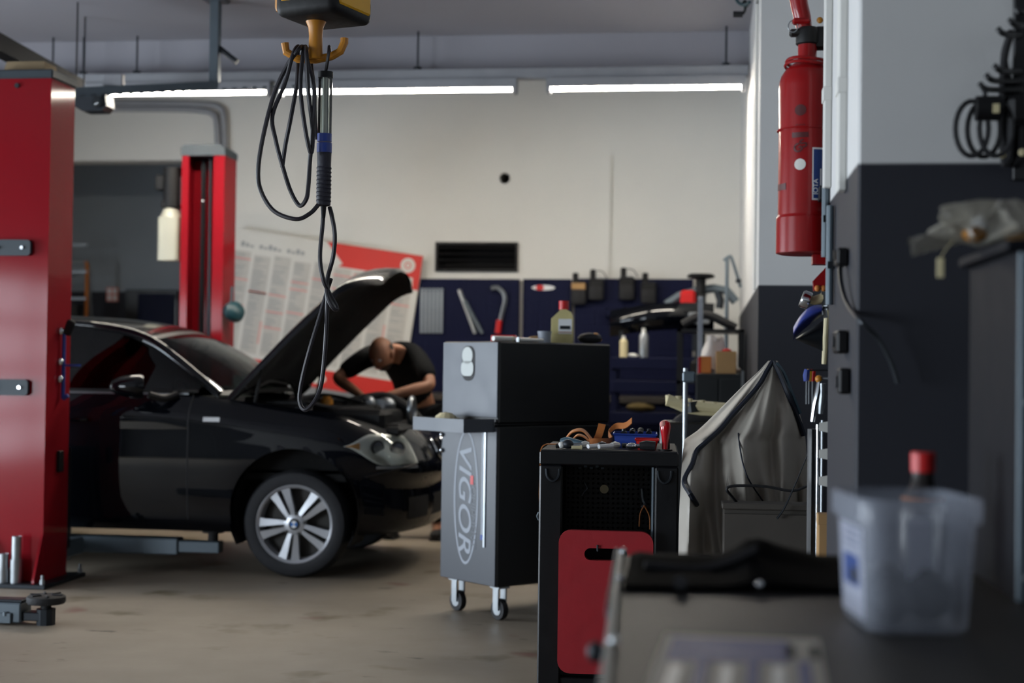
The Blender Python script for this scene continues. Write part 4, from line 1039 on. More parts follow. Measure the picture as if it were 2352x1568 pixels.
mb.grid(lambda u, v: Vector((.09*math.cos(2*math.pi*u)*(1-.45*v+.15*math.sin(9*u+7*v)), .06*math.sin(2*math.pi*u)*(1-.4*v+.2*math.cos(11*u)), .22*v+.015*math.sin(20*u))), 24, 8, wrap=True)
mb.ball((.0, 0, .2), .05, 10, (1, .8, .6)).build('wrapper', 'bag_film', t, ang=15)
MB().ball((.08, -.05, .10), .045, 10, (1, .5, 1)).build('red_print', 'red_plastic', t)
t = thing('paper_scraps', 'small pale crumpled paper at the corner of the metal cabinet', 'paper', (PV(1702, 850, 9.25).x-.03, 9.41, zc+.001)); MB().ball((0, 0, .021), .035, 8, (1, .8, .6)).build('paper', 'bag_film', t, ang=10)
# dark parts rack right of it, along the wall
a = PV(1640, 745, 9.9)
rk = thing('parts_rack', 'dark steel rack full of black car parts beside the white wall', 'rack', (U_RIGHT-.235, 10.35, 0))
for sx in (-.22, .2):
    for sy in (-.3, .3): MB().bb((sx-.015, sy-.015, 0), (sx+.015, sy+.015, 1.52)).build('upright', 'black_paint', rk)
for z in (.3, .75, 1.15, 1.5): MB().bb((-.235, -.315, z), (.215, .315, z+.02)).build('shelf', 'black_paint', rk)
for k, (x, y, z, s) in enumerate(((-.05, -.1, 1.17, .16), (.06, .15, 1.17, .15), (-.02, 0, .77, .2), (.0, 0, .32, .2))): MB().box((x, y, z+s*.5), (s*1.2, s*1.4, s), .04, rot=(0, 0, .3*k)).build('black_part', 'black_plastic', rk)
MB().tube([(-.2, -.2, 1.55), (-.05, -.2, 1.62), (.1, -.2, 1.56), (.16, -.2, 1.53)], .03, 8, smooth=4).build('hose', 'black_rubber', rk)
# ================================================================== recess: ladder, notice, doors
a = PV(205, 655, 14.2)
ld = thing('step_ladder', 'grey and orange step ladder standing in the grey recess', 'ladder', (PV(165, 700, 14.2).x, 14.2, 0)); loc = ld.location
zt3 = PV(165, 600, 14.2).z; hw = .155
for s in (-1, 1): MB().tube([(s*hw, 0, 0), (s*hw, 0, zt3-.03), (s*(hw-.02), 0, zt3)], .02, 6).build('stile', 'zinc' if s < 0 else 'orange_leather', ld)
for k in range(9): MB().bb((-hw, -.02, .25+k*.27), (hw, .02, .275+k*.27)).build('rung', 'zinc', ld)
MB().tube([(-hw, 0, zt3), (hw, 0, zt3)], .018, 6).build('top_rail', 'zinc', ld)
for s in (-1, 1): MB().tube([(s*hw, .03, zt3-.05), (s*hw*1.2, .35, 0)], .014, 6).build('rear_leg', 'zinc', ld)
c = PV(258, 676, 14.69)
nt_ = thing('wall_notice', 'small red and white notice on the dark lower recess wall', 'notice', (c.x, 14.69, c.z))
MB().bb((-.065, -.002, -.075), (.065, .008, .075)).build('sheet', 'planner_pink', nt_)
for sx in (-.03, .03):
    for sz in (-.035, .035): MB().bb((sx-.02, -.004, sz-.025), (sx+.02, -.0025, sz+.025)).build('print_block', 'badge_white', nt_)
a, b = PV(290, 665, 14.66), PV(408, 665, 14.66)
d1 = struct(MB().bb((a.x, 14.64, 0), (b.x, 14.695, a.z), .004).build('door_3', 'black_paint'))
MB().bb((a.x+.14, 14.62, .02), (b.x-.02, 14.6395, a.z-.04), .004).build('door_leaf', 'bench_blue', d1)
# dark machine behind the car's roof, in the recess
c = PV(150, 700, 13.8)
cm = thing('compressor', 'dark compressor with a yellow plate beside the step ladder', 'compressor', (c.x, 13.75, 0))
MB().cyl((-.35, 0, .45), (.35, 0, .45), .26, n=24).ball((-.35, 0, .45), .26, 20, (.4, 1, 1)).ball((.35, 0, .45), .26, 20, (.4, 1, 1)).build('tank', 'black_paint', cm)
MB().box((0, 0, .95), (.5, .36, .45), .04).cyl((-.12, 0, 1.1), (-.12, 0, c.z+.05), .09, n=14).cyl((.1, 0, 1.1), (.1, 0, c.z), .09, n=14).build('pump_block', 'black_plastic', cm)
MB().bb((-.06, -.2, 1.3), (.04, -.18, 1.4)).build('plate', 'ochre_plastic', cm)
for s in (-.3, .3): MB().bb((s-.03, -.2, 0), (s+.03, .2, .22)).build('foot', 'dark_steel', cm)
# ================================================================== mechanic leaning into the engine bay
def skinmesh(verts, edges, radii, root=0, levels=2):
    me = bpy.data.meshes.new('tmp'); me.from_pydata([tuple(v) for v in verts], edges, []); me.update()
    ob = bpy.data.objects.new('tmp', me); COL.objects.link(ob)
    md = ob.modifiers.new('skin', 'SKIN'); md.branch_smoothing = 0.6
    sv = me.skin_vertices[0].data
    for i, r in enumerate(radii):
        sv[i].radius = r if isinstance(r, tuple) else (r, r); sv[i].use_root = (i == root)
    sb = ob.modifiers.new('sub', 'SUBSURF'); sb.levels = levels; sb.render_levels = levels
    dg = bpy.context.evaluated_depsgraph_get(); dg.update()
    ev = bpy.data.meshes.new_from_object(ob.evaluated_get(dg))
    out = MB(); out.add([v.co.copy() for v in ev.vertices], [tuple(p.vertices) for p in ev.polygons])
    bpy.data.objects.remove(ob); bpy.data.meshes.remove(me); bpy.data.meshes.remove(ev)
    return out
mat('shirt', '06070A', 0.85, spec=0.2)
mat('trousers', '0A0B0F', 0.85, spec=0.2)
mat('shoe', '101010', 0.6)
mat('hair', '2A211C', 0.8)
mat('beard', '3A2C24', 0.9)
base = Vector((PV(955, 940, 10.5).x, 10.55, 0))
man = thing('person', 'mechanic in dark T-shirt, head bowed, bending over the open engine bay', 'person', base)
P_ = lambda x, y, v: PV(x, y, v)-base
pelvis = Vector((0, 0, .95))
belly = P_(950, 868, 10.40); chest = P_(922, 818, 10.14); neck = P_(897, 800, 10.0); headc = P_(877, 812, 9.88)
shR, elR, wrR = P_(848, 815, 9.98), P_(772, 868, 9.85), P_(830, 908, 9.68)
shL, elL, wrL = P_(962, 812, 10.06), P_(991, 885, 9.88), P_(884, 910, 9.72)
V_, E_, Rd = [], [], []
def nd(p, r, par=None):
    V_.append(Vector(p)); Rd.append(r)
    if par is not None: E_.append((par, len(V_)-1))
    return len(V_)-1
i_p = nd(pelvis, (.15, .12)); i_b = nd(belly, (.14, .12), i_p); i_c = nd(chest, (.15, .12), i_b); i_n = nd(neck, .062, i_c); i_h = nd(neck.lerp(headc, .6), .06, i_n)
def hand(wr, el, other, par):
    d = (wr-el).normalized(); s = (other-wr); s = (s-d*s.dot(d)).normalized(); n = d.cross(s)
    dn = Vector((0, 0, -1)); k = nd(wr+d*.045, (.034, .018), par)
    for q, (o, L) in enumerate(((-.03, .075), (-.010, .085), (.010, .08), (.028, .065))):
        b_ = nd(wr+d*.085+s*o, .0105, k); m_ = nd(V_[b_]+d*L*.45+dn*.012, .0092, b_); nd(V_[m_]+d*L*.25+dn*L*.45, .0082, m_)
    t_ = nd(wr+d*.035+s*.04, .012, k); nd(V_[t_]+d*.035+s*.016+dn*.02, .010, t_)
for sh, el, wr, oth in ((shR, elR, wrR, wrL), (shL, elL, wrL, wrR)):
    a_ = nd(sh, .062, i_c); m_ = nd(sh.lerp(el, .5), .052, a_); e_ = nd(el, .043, m_); f_ = nd(el.lerp(wr, .35), .043, e_); w_ = nd(wr, .027, f_)
    hand(wr, el, oth, w_)
LEG = []
for s in (-1, 1):
    hp_ = pelvis+Vector((s*.10, 0, -.06)); kn = Vector((s*.13, -.03, .50)); an = Vector((s*.15, .06, .09)); to = Vector((s*.17, -.10, .035))
    LEG.append((hp_, kn, an, to))
    a_ = nd(hp_, .09, i_p); k_ = nd(kn, .06, a_); n_ = nd(an, .042, k_); nd(to, .036, n_)
bm_ = skinmesh(V_, E_, Rd, i_p, 2)
# head: skull, jaw, nose, brow, ears, joined into the body mesh
fw = Vector((-.30, -.80, -.52)).normalized(); rt = fw.cross(Vector((0, 0, 1))).normalized(); uph = rt.cross(fw)
MH = Matrix(((rt.x, fw.x, uph.x, headc.x), (rt.y, fw.y, uph.y, headc.y), (rt.z, fw.z, uph.z, headc.z), (0, 0, 0, 1)))
def skull(u, v, g=0.0):
    th = 2*math.pi*u; ph = math.pi*v
    x, y, z = math.sin(ph)*math.cos(th), math.sin(ph)*math.sin(th), math.cos(ph)
    sx, sy, sz = .078+g, .100+g, .118+g
    if z < 0: sx *= 1-.22*z*z; sy *= 1-.12*z*z
    p = Vector((x*sx, y*sy, z*sz))
    if y > .2:
        p.y += .016*math.exp(-((x/.16)**2+((z+.12)/.16)**2))          # nose
        p.y += .006*math.exp(-((x/.5)**2+((z-.12)/.08)**2))           # brow
        p.y -= .010*math.exp(-(((abs(x)-.38)/.14)**2+((z-.0)/.08)**2))  # eye sockets
        p.y += .006*math.exp(-((x/.3)**2+((z+.78)/.15)**2))           # chin
    return MH @ p
hm = MB().grid(lambda u, v: skull(u, v), 36, 25, wrap=True)
for s in (-1, 1): hm.ball(MH @ Vector((s*.080, -.005, -.005)), .03, 10, (.5, .8, 1.1))
bm_.add(hm.v, hm.f)
bm_.build('body', 'skin', man, ang=80)
MB().grid(lambda u, v: skull(.51+.48*u, .34+.28*v, .003), 24, 8).build('hair', 'hair', man, ang=80)
MB().grid(lambda u, v: skull(.02+.46*u, .66+.24*v, .005), 24, 8).build('beard', 'beard', man, ang=80)
for s in (-1, 1): MB().ball(MH @ Vector((s*.030, .083, -.002)), .011, 10).build('eye', 'badge_white', man)
MB().tube([MH @ Vector((x, .092+.004*(1-abs(x)/.025), -.062)) for x in (-.025, 0, .025)], .005, 6).build('mouth', 'planner_pink', man)
# clothing
V_, E_, Rd = [], [], []
a0 = nd(pelvis+Vector((0, 0, .0)), (.168, .138)); a1 = nd(belly, (.165, .145), a0); a2 = nd(chest, (.175, .142), a1); nd(neck.lerp(chest, .35), .085, a2)
for sh, el in ((shR, elR), (shL, elL)):
    q = nd(sh, .085, a2); q = nd(sh.lerp(el, .5), .072, q); nd(sh.lerp(el, .86), .066, q)
skinmesh(V_, E_, Rd, 0, 2).build('t_shirt', 'shirt', man, ang=80)
V_, E_, Rd = [], [], []
a0 = nd(pelvis+Vector((0, 0, .03)), (.165, .135))
for hp_, kn, an, to in LEG:
    q = nd(hp_, .108, a0); q = nd(kn, .078, q); nd(an+Vector((0, 0, .01)), .066, q)
skinmesh(V_, E_, Rd, 0, 2).build('trousers', 'trousers', man, ang=80)
for hp_, kn, an, to in LEG:
    MB().ball((to.x, to.y+.06, .04), .055, 14, (.95, 2.3, .75)).bb((to.x-.045, to.y-.04, 0), (to.x+.045, to.y+.17, .02), .006).build('shoe', 'shoe', man)
# ================================================================== grey and black tool chest on castors
mat('chest_grey', '2F333B', 0.42, metal=0.1, var=0.08, scale=3)
mat('chest_pale', '4A4F58', 0.45)
mat('chest_black', '07080A', 0.4)
mat('letter_pale', '8A909A', 0.5)
F0 = PH(1137, 1428, 0.0)                       # floor under the near corner castor
C0 = PZ(1140, 1350, 7.2)
TD = Vector((F0.x, F0.y, 0)); TD = Vector((C0.x, C0.y, 0))
ang = R(-51)+YAW                               # direction of the grey end panel, away to the left
g1 = PZ(1014, 1325, 7.44); e1 = Vector((g1.x-C0.x, g1.y-C0.y, 0)); wE = .47; e1.normalize()
e1 = Vector((-math.sin(R(39)+YAW), math.cos(R(39)+YAW), 0))
rzc = math.atan2(-e1.x, e1.y)                  # local +y = along the grey panel away from the near corner
chx = thing('tool_chest', 'tall grey and black roller tool chest with an oval lettered side panel', 'tool chest', (C0.x, C0.y, 0), rzc)
# local: x to the right along the black back (0.70), y along the grey end (0.44)
XL, YL = .74, .46
zA = C0.z; zT = PZ(1143, 783, 7.2).z; zM = PZ(1140, 950, 7.2).z; zTray = PZ(1140, 972, 7.2).z
MB().bb((0, 0, zA), (XL, YL, zM-.06), .008).build('lower_cabinet', 'chest_black', chx)
MB().bb((.0, 0, zM-.05), (XL, YL, zT), .008).build('upper_chest', 'chest_black', chx)
ep = MB().bb((-.006, .006, zA+.004), (-.0005, YL-.006, zM-.07), .002).build('lower_end_panel', 'chest_grey', chx)
MB().bb((-.006, .006, zM-.02), (-.0005, YL-.006, zT-.004), .002).build('upper_end_panel', 'chest_pale', chx)
tray = MB().bb((-.19, .03, zTray-.045), (-.007, YL-.02, zTray-.035)).bb((-.195, .03, zTray-.045), (-.19, YL-.02, zTray+.02)).bb((-.195, .025, zTray-.045), (-.007, .03, zTray+.02)).bb((-.195, YL-.02, zTray-.045), (-.007, YL-.015, zTray+.02)).build('side_tray', 'chest_pale', chx)
MB().bb((0, 0, zM-.0555), (XL, YL, zM-.0505)).build('joint_strip', 'chest_black', chx)
for k in range(6): 
    zz = zA+.04+k*.115; d_ = MB().bb((.01, YL+.0005, zz), (XL-.01, YL+.015, zz+.105), .003).build('drawer', 'chest_black', chx); MB().bb((.08, YL+.0155, zz+.07), (XL-.08, YL+.03, zz+.09), .004).build('drawer_handle', 'zinc', d_)
for k in range(3):
    zz = zM+.0+k*.10; d_ = MB().bb((.01, YL+.0005, zz), (XL-.01, YL+.015, zz+.09), .003).build('drawer', 'chest_black', chx); MB().bb((.08, YL+.0155, zz+.06), (XL-.08, YL+.03, zz+.075), .004).build('drawer_handle', 'zinc', d_)
for x, y in ((.07, .06), (.07, YL-.06), (XL-.07, .06), (XL-.07, YL-.06)):
    c_ = MB().bb((x-.035, y-.035, zA-.012), (x+.035, y+.035, zA)).bb((x-.028, y-.02, .05), (x-.020, y+.02, zA-.01)).bb((x+.020, y-.02, .05), (x+.028, y+.02, zA-.01)).build('castor_fork', 'zinc', chx)
    MB().lathe([(.028, -.016), (.05, -.016), (.052, -.008), (.052, .008), (.05, .016), (.028, .016)], 22, Matrix.Translation((x, y, .053)) @ Matrix.Rotation(R(90), 4, 'Y'), cap=False).build('castor_wheel', 'black_rubber', c_)
    MB().cyl((x-.019, y, .053), (x+.019, y, .053), .029, n=16).build('castor_hub', 'zinc', c_)
# printed oval and lettering, reading downwards
zc_ = (PZ(1075, 1145, 7.3).z); yc = .245; HZ = .335; HY = .10
ov = [(-.0075, yc+HY*math.sin(a), zc_+HZ*math.cos(a)) for a in [2*math.pi*k/48 for k in range(48)]]
ovm = MB(); ovm.add([(-.0072, yc+HY*k*math.sin(2*math.pi*t/48), zc_+HZ*(1-(1-k)*.35)*math.cos(2*math.pi*t/48)) for k in (1.0, .88) for t in range(48)], [(t, (t+1) % 48, 48+(t+1) % 48, 48+t) for t in range(48)]); ovm.build('oval_print', 'letter_pale', ep)
Mt = frame((-.0068, yc+.012, zc_), (0, 0, -1), (0, -1, 0))
text('lettering', 'VIGOR', .165, 'letter_pale', ep, Mt @ Matrix.Diagonal((1.12, .86, 1, 1)), shear=.25, bold=.0015)
text('small_lettering', 'EQUIPMENT', .062, 'chest_pale', ep, frame((-.0068, yc-.062, zc_-.075), (0, 0, -1), (0, -1, 0)), shear=.2)
MB().prism([(-.012, -.022), (.012, -.022), (.012, .022), (-.012, .022)], .001, frame((-.0075, yc-.048, zc_+.088), (0, -1, 0), (0, 0, 1))).build('red_mark', 'red_plastic', ep)
MB().bb((-.012, .085, zc_-.235), (-.0065, .098, zM-.09)).build('measuring_rod', 'zinc', ep)
MB().bb((-.010, .104, zc_-.19), (-.0065, .118, zM-.09)).build('measuring_strip', 'letter_pale', ep)
MB().bb((-.0108, .103, zc_-.20), (-.0065, .119, zc_-.175)).build('blue_tip', 'blue_plastic', ep)
mat('sticker_white', 'B4B9B6', 0.5)
s_ = PZ(1078, 832, 7.3)
zz = s_.z
MB().prism(rrect(.085, .085, .04, 5), .002, frame((-.0085, .245, zz+.035), (0, -1, 0), (0, 0, 1))).prism(rrect(.10, .075, .03, 5), .002, frame((-.0085, .245, zz-.030), (0, -1, 0), (0, 0, 1))).build('plain_sticker', 'sticker_white', chx)
MB().prism(rrect(.105, .175, .045, 5), .001, frame((-.0068, .239, zz-.004), (0, -1, 0), (0, 0, 1))).build('sticker_edge', 'black_plastic', chx)
for zz_ in (zM-.12, zM-.20): MB().ball((-.012, YL-.012, zz_), .012, 10).build('panel_screw', 'chrome', ep)
# things on the chest
def on_chest(x, y): 
    M = Matrix.Translation(chx.location) @ Matrix.Rotation(rzc, 4, 'Z'); v = M @ Vector((x, y, 0)); return Vector((v.x, v.y, zT))
def px_on_chest(px, y):
    """point of the chest top seen at column px, y deep"""
    best = min(range(101), key=lambda k: abs(_col(on_chest(XL*k/100, y))-px)); return on_chest(XL*best/100, y)
def _col(p):
    d = p-CAMP; return 1176+FPX*d.dot(_r)/d.dot(_f)
q = px_on_chest(1290, .16)
ob_ = thing('oil_bottle', 'pale yellow motor oil bottle with red cap on the tool chest', 'bottle', q, YAW)
mat('bottle_yellow', 'C9BE86', 0.4)
hb_ = PZ(1290, 706, 7.5).z-PZ(1290, 786, 7.5).z
prof = [(-.055, 0), (.055, 0), (.058, .02), (.057, hb_*.75), (.045, hb_*.92), (.02, hb_), (-.01, hb_), (-.02, hb_*.93), (-.055, hb_*.74)]
MB().prism(prof, .07, Matrix.Translation((0, .035, 0)) @ Matrix.Rotation(R(90), 4, 'X')).build('bottle_body', 'bottle_yellow', ob_, ang=20)
MB().cyl((.008, 0, hb_), (.008, 0, hb_+.045), .026, n=16).build('cap', 'red_plastic', ob_)
MB().bb((-.02, -.0365, .05), (.05, -.0352, hb_*.72)).build('label_sheet', 'badge_white', ob_)
MB().bb((-.02, -.0375, .06), (.05, -.0366, hb_*.32)).build('label_band', 'ochre_plastic', ob_)
MB().bb((-.012, -.0375, hb_*.42), (.042, -.0366, hb_*.52)).build('label_print', 'dark_steel', ob_)
def rod_on(px0, px1, y, r, m_, name, lb, cat, sm=0):
    a, b = px_on_chest(px0, y), px_on_chest(px1, y)
    t = thing(name, lb, cat, (a+b)/2+Vector((0, 0, r)))
    d = (b-a)/2
    return t, d
t, d = rod_on(1090, 1175, .05, .014, 'white_plastic', 'white_tube', 'long white plastic tube lying on the tool chest', 'tube')
MB().tube([-d, d*.2, d], .013, 8).build('tube', 'white_plastic', t); MB().tube([d*1.0, d*1.06], .015, 8).build('end_sleeve', 'cream', t)
t, d = rod_on(1192, 1246, .04, .011, 'white_plastic', 'white_rod', 'short white rod end to end with the long tube on the chest', 'rod')
MB().tube([-d, d], [.011, .008], 8).build('rod', 'white_plastic', t); MB().tube([-d*1.1, -d], .013, 8).build('ferrule', 'zinc', t)
t, d = rod_on(1150, 1205, .22, .016, 'red_plastic', 'red_pliers', 'red handled pliers lying on the tool chest', 'pliers')
for s in (-1, 1): MB().tube([d*.1, d*.5+Vector((0, s*.02, 0)), d+Vector((0, s*.03, 0))], .011, 8, smooth=3).build('handle', 'red_plastic', t)
MB().tube([-d*.6, d*.15], [.008, .015], 8).build('jaw', 'zinc', t)
t, d = rod_on(1215, 1255, .20, .02, 'cardboard', 'wooden_file', 'short brown wooden file handle on the tool chest', 'handle')
MB().tube([-d, -d*.3, d*.4, d], [.012, .018, .015, .02], 10).build('grip', 'cardboard', t); MB().tube([-d*1.6, -d], .006, 6).build('tang', 'zinc', t)
t, d = rod_on(1335, 1395, .10, .02, 'ochre_plastic', 'work_gloves', 'yellow and black work glove crumpled on the tool chest', 'glove')
MB().ball((0, 0, .01), .05, 12, (1.3, .8, .6)).ball(d*.6+Vector((0, 0, .012)), .035, 10, (1, .8, .8)).build('palm', 'black_rubber', t)
for k in range(4): MB().tube([d*.4+Vector((0, -.03+k*.02, .02)), d*.8+Vector((0, -.04+k*.022, .03)), d*1.2+Vector((0, -.04+k*.022, .0))], .010, 8, smooth=3).build('finger', 'ochre_plastic', t)
t, d = rod_on(1240, 1262, .12, .0, 'white_plastic', 'paste_tub', 'small grey tub beside the yellow oil bottle on the chest', 'tub')
MB().lathe([(.032, 0), (.035, .05), (.03, .05), (.028, .01)], 16).build('tub', 'letter_pale', t); MB().lathe([(.037, .05), (.037, .06), (0, .06)], 16).build('lid', 'letter_pale', t)
t, d = rod_on(1148, 1166, .34, .0, 'white_plastic', 'socket_set_case', 'red tool case standing behind the white tube on the chest', 'case')
MB().box((0, 0, .02), (.13, .07, .04), .005).build('case', 'red_plastic', t); MB().box((0, -.036, .025), (.03, .004, .012)).build('clasp', 'zinc', t)
# tray contents
def on_tray(x, y): return Matrix.Translation(chx.location) @ Matrix.Rotation(rzc, 4, 'Z') @ Vector((x, y, zTray-.0345))
t = thing('red_screwdriver', 'red handled screwdriver lying in the side tray of the tool chest', 'screwdriver', on_tray(-.10, .12)+Vector((0, 0, .012)), rzc)
MB().tube([(-.08, 0, .02), (.0, 0, .02)], .012, 8).build('handle', 'red_plastic', t); MB().tube([(0, 0, .02), (.09, 0, .02)], .004, 6).build('blade', 'chrome', t); MB().bb((-.08, -.01, -.012), (.08, .01, .009)).build('holder', 'dark_steel', t)
t = thing('cloth_pad', 'crumpled pale cleaning cloth in the side tray of the tool chest', 'cloth', on_tray(-.09, .31))
MB().ball((0, 0, .041), .05, 12, (1.2, 1, .8)).ball((.04, .02, .03), .035, 10, (1, 1, .8)).build('cloth', 'cream', t, ang=10)
# ================================================================== black tool cart in front
ZC = 5.42
a, b = PZ(1239, 1033, ZC), PZ(1558, 1036, ZC)
dx = Vector((b.x-a.x, b.y-a.y, 0)); WC = dx.length; rzt = R(2.0)
zC = (a.z+b.z)/2; DC = .62
cart = thing('tool_cart', 'black steel tool cart with open perforated front, tools piled on top', 'tool cart', ((a.x+b.x)/2, (a.y+b.y)/2, 0), rzt)
mat('cart_black', '131417', 0.38, metal=0.2, var=0.2, scale=20)
h = WC/2
MB().bb((-h, 0, zC-.055), (h, DC, zC-.006), .004).build('top_frame', 'cart_black', cart)
MB().bb((-h+.005, .005, zC-.006), (h-.005, DC-.005, zC), .002).build('top_mat', 'black_rubber', cart)
for sx, wl in ((-1, .085), (1, .085)):
    for y0 in (0, DC-.05):
        x0 = -h if sx < 0 else h-wl
        MB().bb((x0, y0+.001, .07), (x0+wl, y0+.05, zC-.056), .006).build('post', 'cart_black', cart)
    MB().tube([(sx*(h-.05)-.025, -.003, zC-.07), (sx*(h-.05)-.02, -.006, zC-.10), (sx*(h-.05), -.007, zC-.115), (sx*(h-.05)+.02, -.006, zC-.10), (sx*(h-.05)+.025, -.003, zC-.07)], .005, 6, smooth=4).build('corner_loop', 'dark_steel', cart)
MB().tube([(h-.092, .025, .2), (h-.092, .025, zC-.06)], .006, 6).build('chrome_bead', 'grey_steel', cart)
bp_ = lattice(-h+.08, h-.08, zC-.36, zC-.06, 18, 16, .008, .008, .30, .004).bb((-h+.08, .30, .2), (h-.08, .304, zC-.36)).build('back_panel', 'cart_black', cart, flat=True)
MB().bb((-h+.01, .01, .08), (h-.01, DC-.01, .11), .004).build('lower_shelf', 'cart_black', cart)
MB().bb((-h+.004, .06, .17), (-h+.012, DC-.06, zC-.06)).build('side_sheet', 'cart_black', cart)
MB().bb((h-.012, .06, .17), (h-.004, DC-.06, zC-.06)).build('side_sheet', 'cart_black', cart)
for x in (-h+.06, h-.06):
    for y in (.07, DC-.07):
        c_ = MB().bb((x-.03, y-.03, .06), (x+.03, y+.03, .069)).bb((x-.03, y-.012, .025), (x-.022, y+.012, .06)).bb((x+.022, y-.012, .025), (x+.03, y+.012, .06)).build('castor_fork', 'zinc', cart)
        MB().cyl((x-.018, y, .028), (x+.018, y, .028), .028, n=20).build('castor_wheel', 'black_rubber', c_)
MB().bb((-h+.013, DC-.058, .17), (h-.013, DC-.052, zC-.06)).build('rear_sheet', 'cart_black', cart)
# decals inside and cable hook
MB().lathe([(0, .297), (.017, .297)], 18, Matrix.Translation((-.025, 0, zC-.165)) @ Matrix.Rotation(R(90), 4, 'X') @ Matrix.Translation((0, 0, -.594)), cap=False).build('round_sticker', 'cream', bp_)
MB().tube([(.12, .28, zC-.16), (.125, .26, zC-.20), (.132, .25, zC-.215), (.12, .24, zC-.225)], .005, 6, smooth=4).build('wire_hook', 'zinc', bp_)
MB().tube([(.13, .24, zC-.22), (.115, .24, zC-.25), (.112, .24, zC-.30)], .003, 6, smooth=4).tube([(.13, .24, zC-.22), (.15, .24, zC-.26), (.152, .24, zC-.31)], .003, 6, smooth=4).build('copper_wire', 'orange_leather', bp_)
MB().tube([(-.10, .28, zC-.14), (-.09, .27, zC-.16), (-.10, .27, zC-.175), (-.11, .27, zC-.19)], .003, 6, smooth=3).build('wire', 'zinc', bp_)
for k in range(5): MB().box((-.12+k*.022, .297, zC-.085+.006*(k % 2)), (.012, .002, .008)).build('worn_mark', 'grey_steel', bp_)
def oc(x, y, z=0.0):
    return Matrix.Translation(cart.location) @ Matrix.Rotation(rzt, 4, 'Z') @ Vector((x, y, zC+z))
PXC = lambda px: (px-1399)/319*WC           # column on the cart's front edge -> cart x
# red kneeling pad hung on the front
x0, x1 = PXC(1288), PXC(1503)
zt_, zb2 = PZ(1395, 1216, ZC).z, PZ(1395, 1541, ZC).z
mat('foam_red', '9E1722', 0.7, var=0.14, scale=14, bump=0.25)
kp = thing('kneeling_pad', 'red foam kneeling pad with a slot handle hung on the black cart', 'kneeling pad', oc((x0+x1)/2, -.016, zb2-zC), rzt)
wk, hk_ = x1-x0, zt_-zb2
bm = bmesh.new()
outer = [Vector((p[0], 0, p[1]+hk_/2)) for p in rrect(wk, hk_, .045, 6)]
sl_w = .155; slot = [Vector((p[0]+.0, 0, p[1]+hk_-.085)) for p in rrect(sl_w, .044, .0215, 6)]
vo = [bm.verts.new(p) for p in outer]; vi = [bm.verts.new(p) for p in slot]
eo = [bm.edges.new((vo[i], vo[(i+1) % len(vo)])) for i in range(len(vo))]; ei = [bm.edges.new((vi[i], vi[(i+1) % len(vi)])) for i in range(len(vi))]
bmesh.ops.triangle_fill(bm, use_beauty=True, edges=eo+ei)
ret = bmesh.ops.extrude_face_region(bm, geom=list(bm.faces))
for v in [g for g in ret['geom'] if isinstance(g, bmesh.types.BMVert)]: v.co.y -= .03
bm.verts.index_update(); km = MB(); km.add([v.co.copy() for v in bm.verts], [[v.index for v in f.verts] for f in bm.faces]); bm.free()
km.build('foam', 'foam_red', kp, ang=50)
MB().tube([(-.03, .012, hk_-.075), (-.03, -.036, hk_-.07), (-.03, -.036, hk_-.05)], .004, 6).build('hanger_hook', 'dark_steel', kp)
# tools on the cart
def flat_tool(px0, y0, px1, y1, name, lb, cat):
    a_, b_ = oc(PXC(px0), y0), oc(PXC(px1), y1); c_ = (a_+b_)/2; d_ = b_-a_
    return thing(name, lb, cat, c_, math.atan2(d_.y, d_.x)), d_.length/2
t, L = flat_tool(1283, .20, 1345, .15, 'blue_file', 'thick grey-blue handle lying beside the orange strap on the cart', 'handle')
mat('slate', '35505E', 0.6)
MB().tube([(-L, 0, .018), (-L*.6, 0, .02), (L*.5, 0, .014), (L, 0, .01)], [.016, .02, .014, .009], 10).build('grip', 'slate', t)
MB().tube([(L, 0, .010), (L*1.5, 0, .008)], .006, 6).build('shank', 'zinc', t)
t, L = flat_tool(1275, .06, 1312, .055, 'short_screwdriver', 'stubby screwdriver with grey and black ball grip near the cart corner', 'screwdriver')
MB().ball((L*.5, 0, .018), .018, 12, (1.2, 1, 1)).build('grip', 'dark_steel', t); MB().ball((-L*.3, 0, .014), .013, 10, (1.1, 1, 1)).build('nose', 'white_plastic', t); MB().tube([(-L, 0, .01), (-L*.4, 0, .012)], .009, 8).build('tip', 'black_plastic', t)
for k, (p0, y0, p1, y1, lb) in enumerate(((1306, .085, 1350, .10, 'long plain steel shaft lying across the front of the cart'), (1350, .03, 1388, .10, 'steel chisel pointing to the cart edge'), (1375, .035, 1420, .11, 'bright flat chisel lying at the cart edge'))):
    t, L = flat_tool(p0, y0, p1, y1, 'chisel', lb, 'chisel')
    MB().tube([(-L, 0, .012), (L*.3, 0, .013)], [.009, .011], 8, flat=.8).build('blade', 'badge_white' if k else 'zinc', t); MB().tube([(L*.3, 0, .015), (L*.6, 0, .017), (L, 0, .015)], [.011, .013, .010], 8).build('handle', 'white_plastic' if k != 1 else 'dark_steel', t)
t, L = flat_tool(1434, .085, 1460, .11, 'pliers', 'black gripped pliers with pale jaws on the cart', 'pliers')
for s in (-1, 1): MB().tube([(L*.2, 0, .012), (-L*.3, s*.014, .014), (-L, s*.02, .014)], .009, 8, smooth=3).build('handle', 'dark_steel', t)
MB().tube([(L*.1, 0, .012), (L, 0, .01)], [.014, .006], 8, flat=.6).build('jaw', 'zinc', t)
t, L = flat_tool(1445, .035, 1505, .04, 'ratchet_wrench', 'ratchet wrench with thick black grip at the front of the cart', 'wrench')
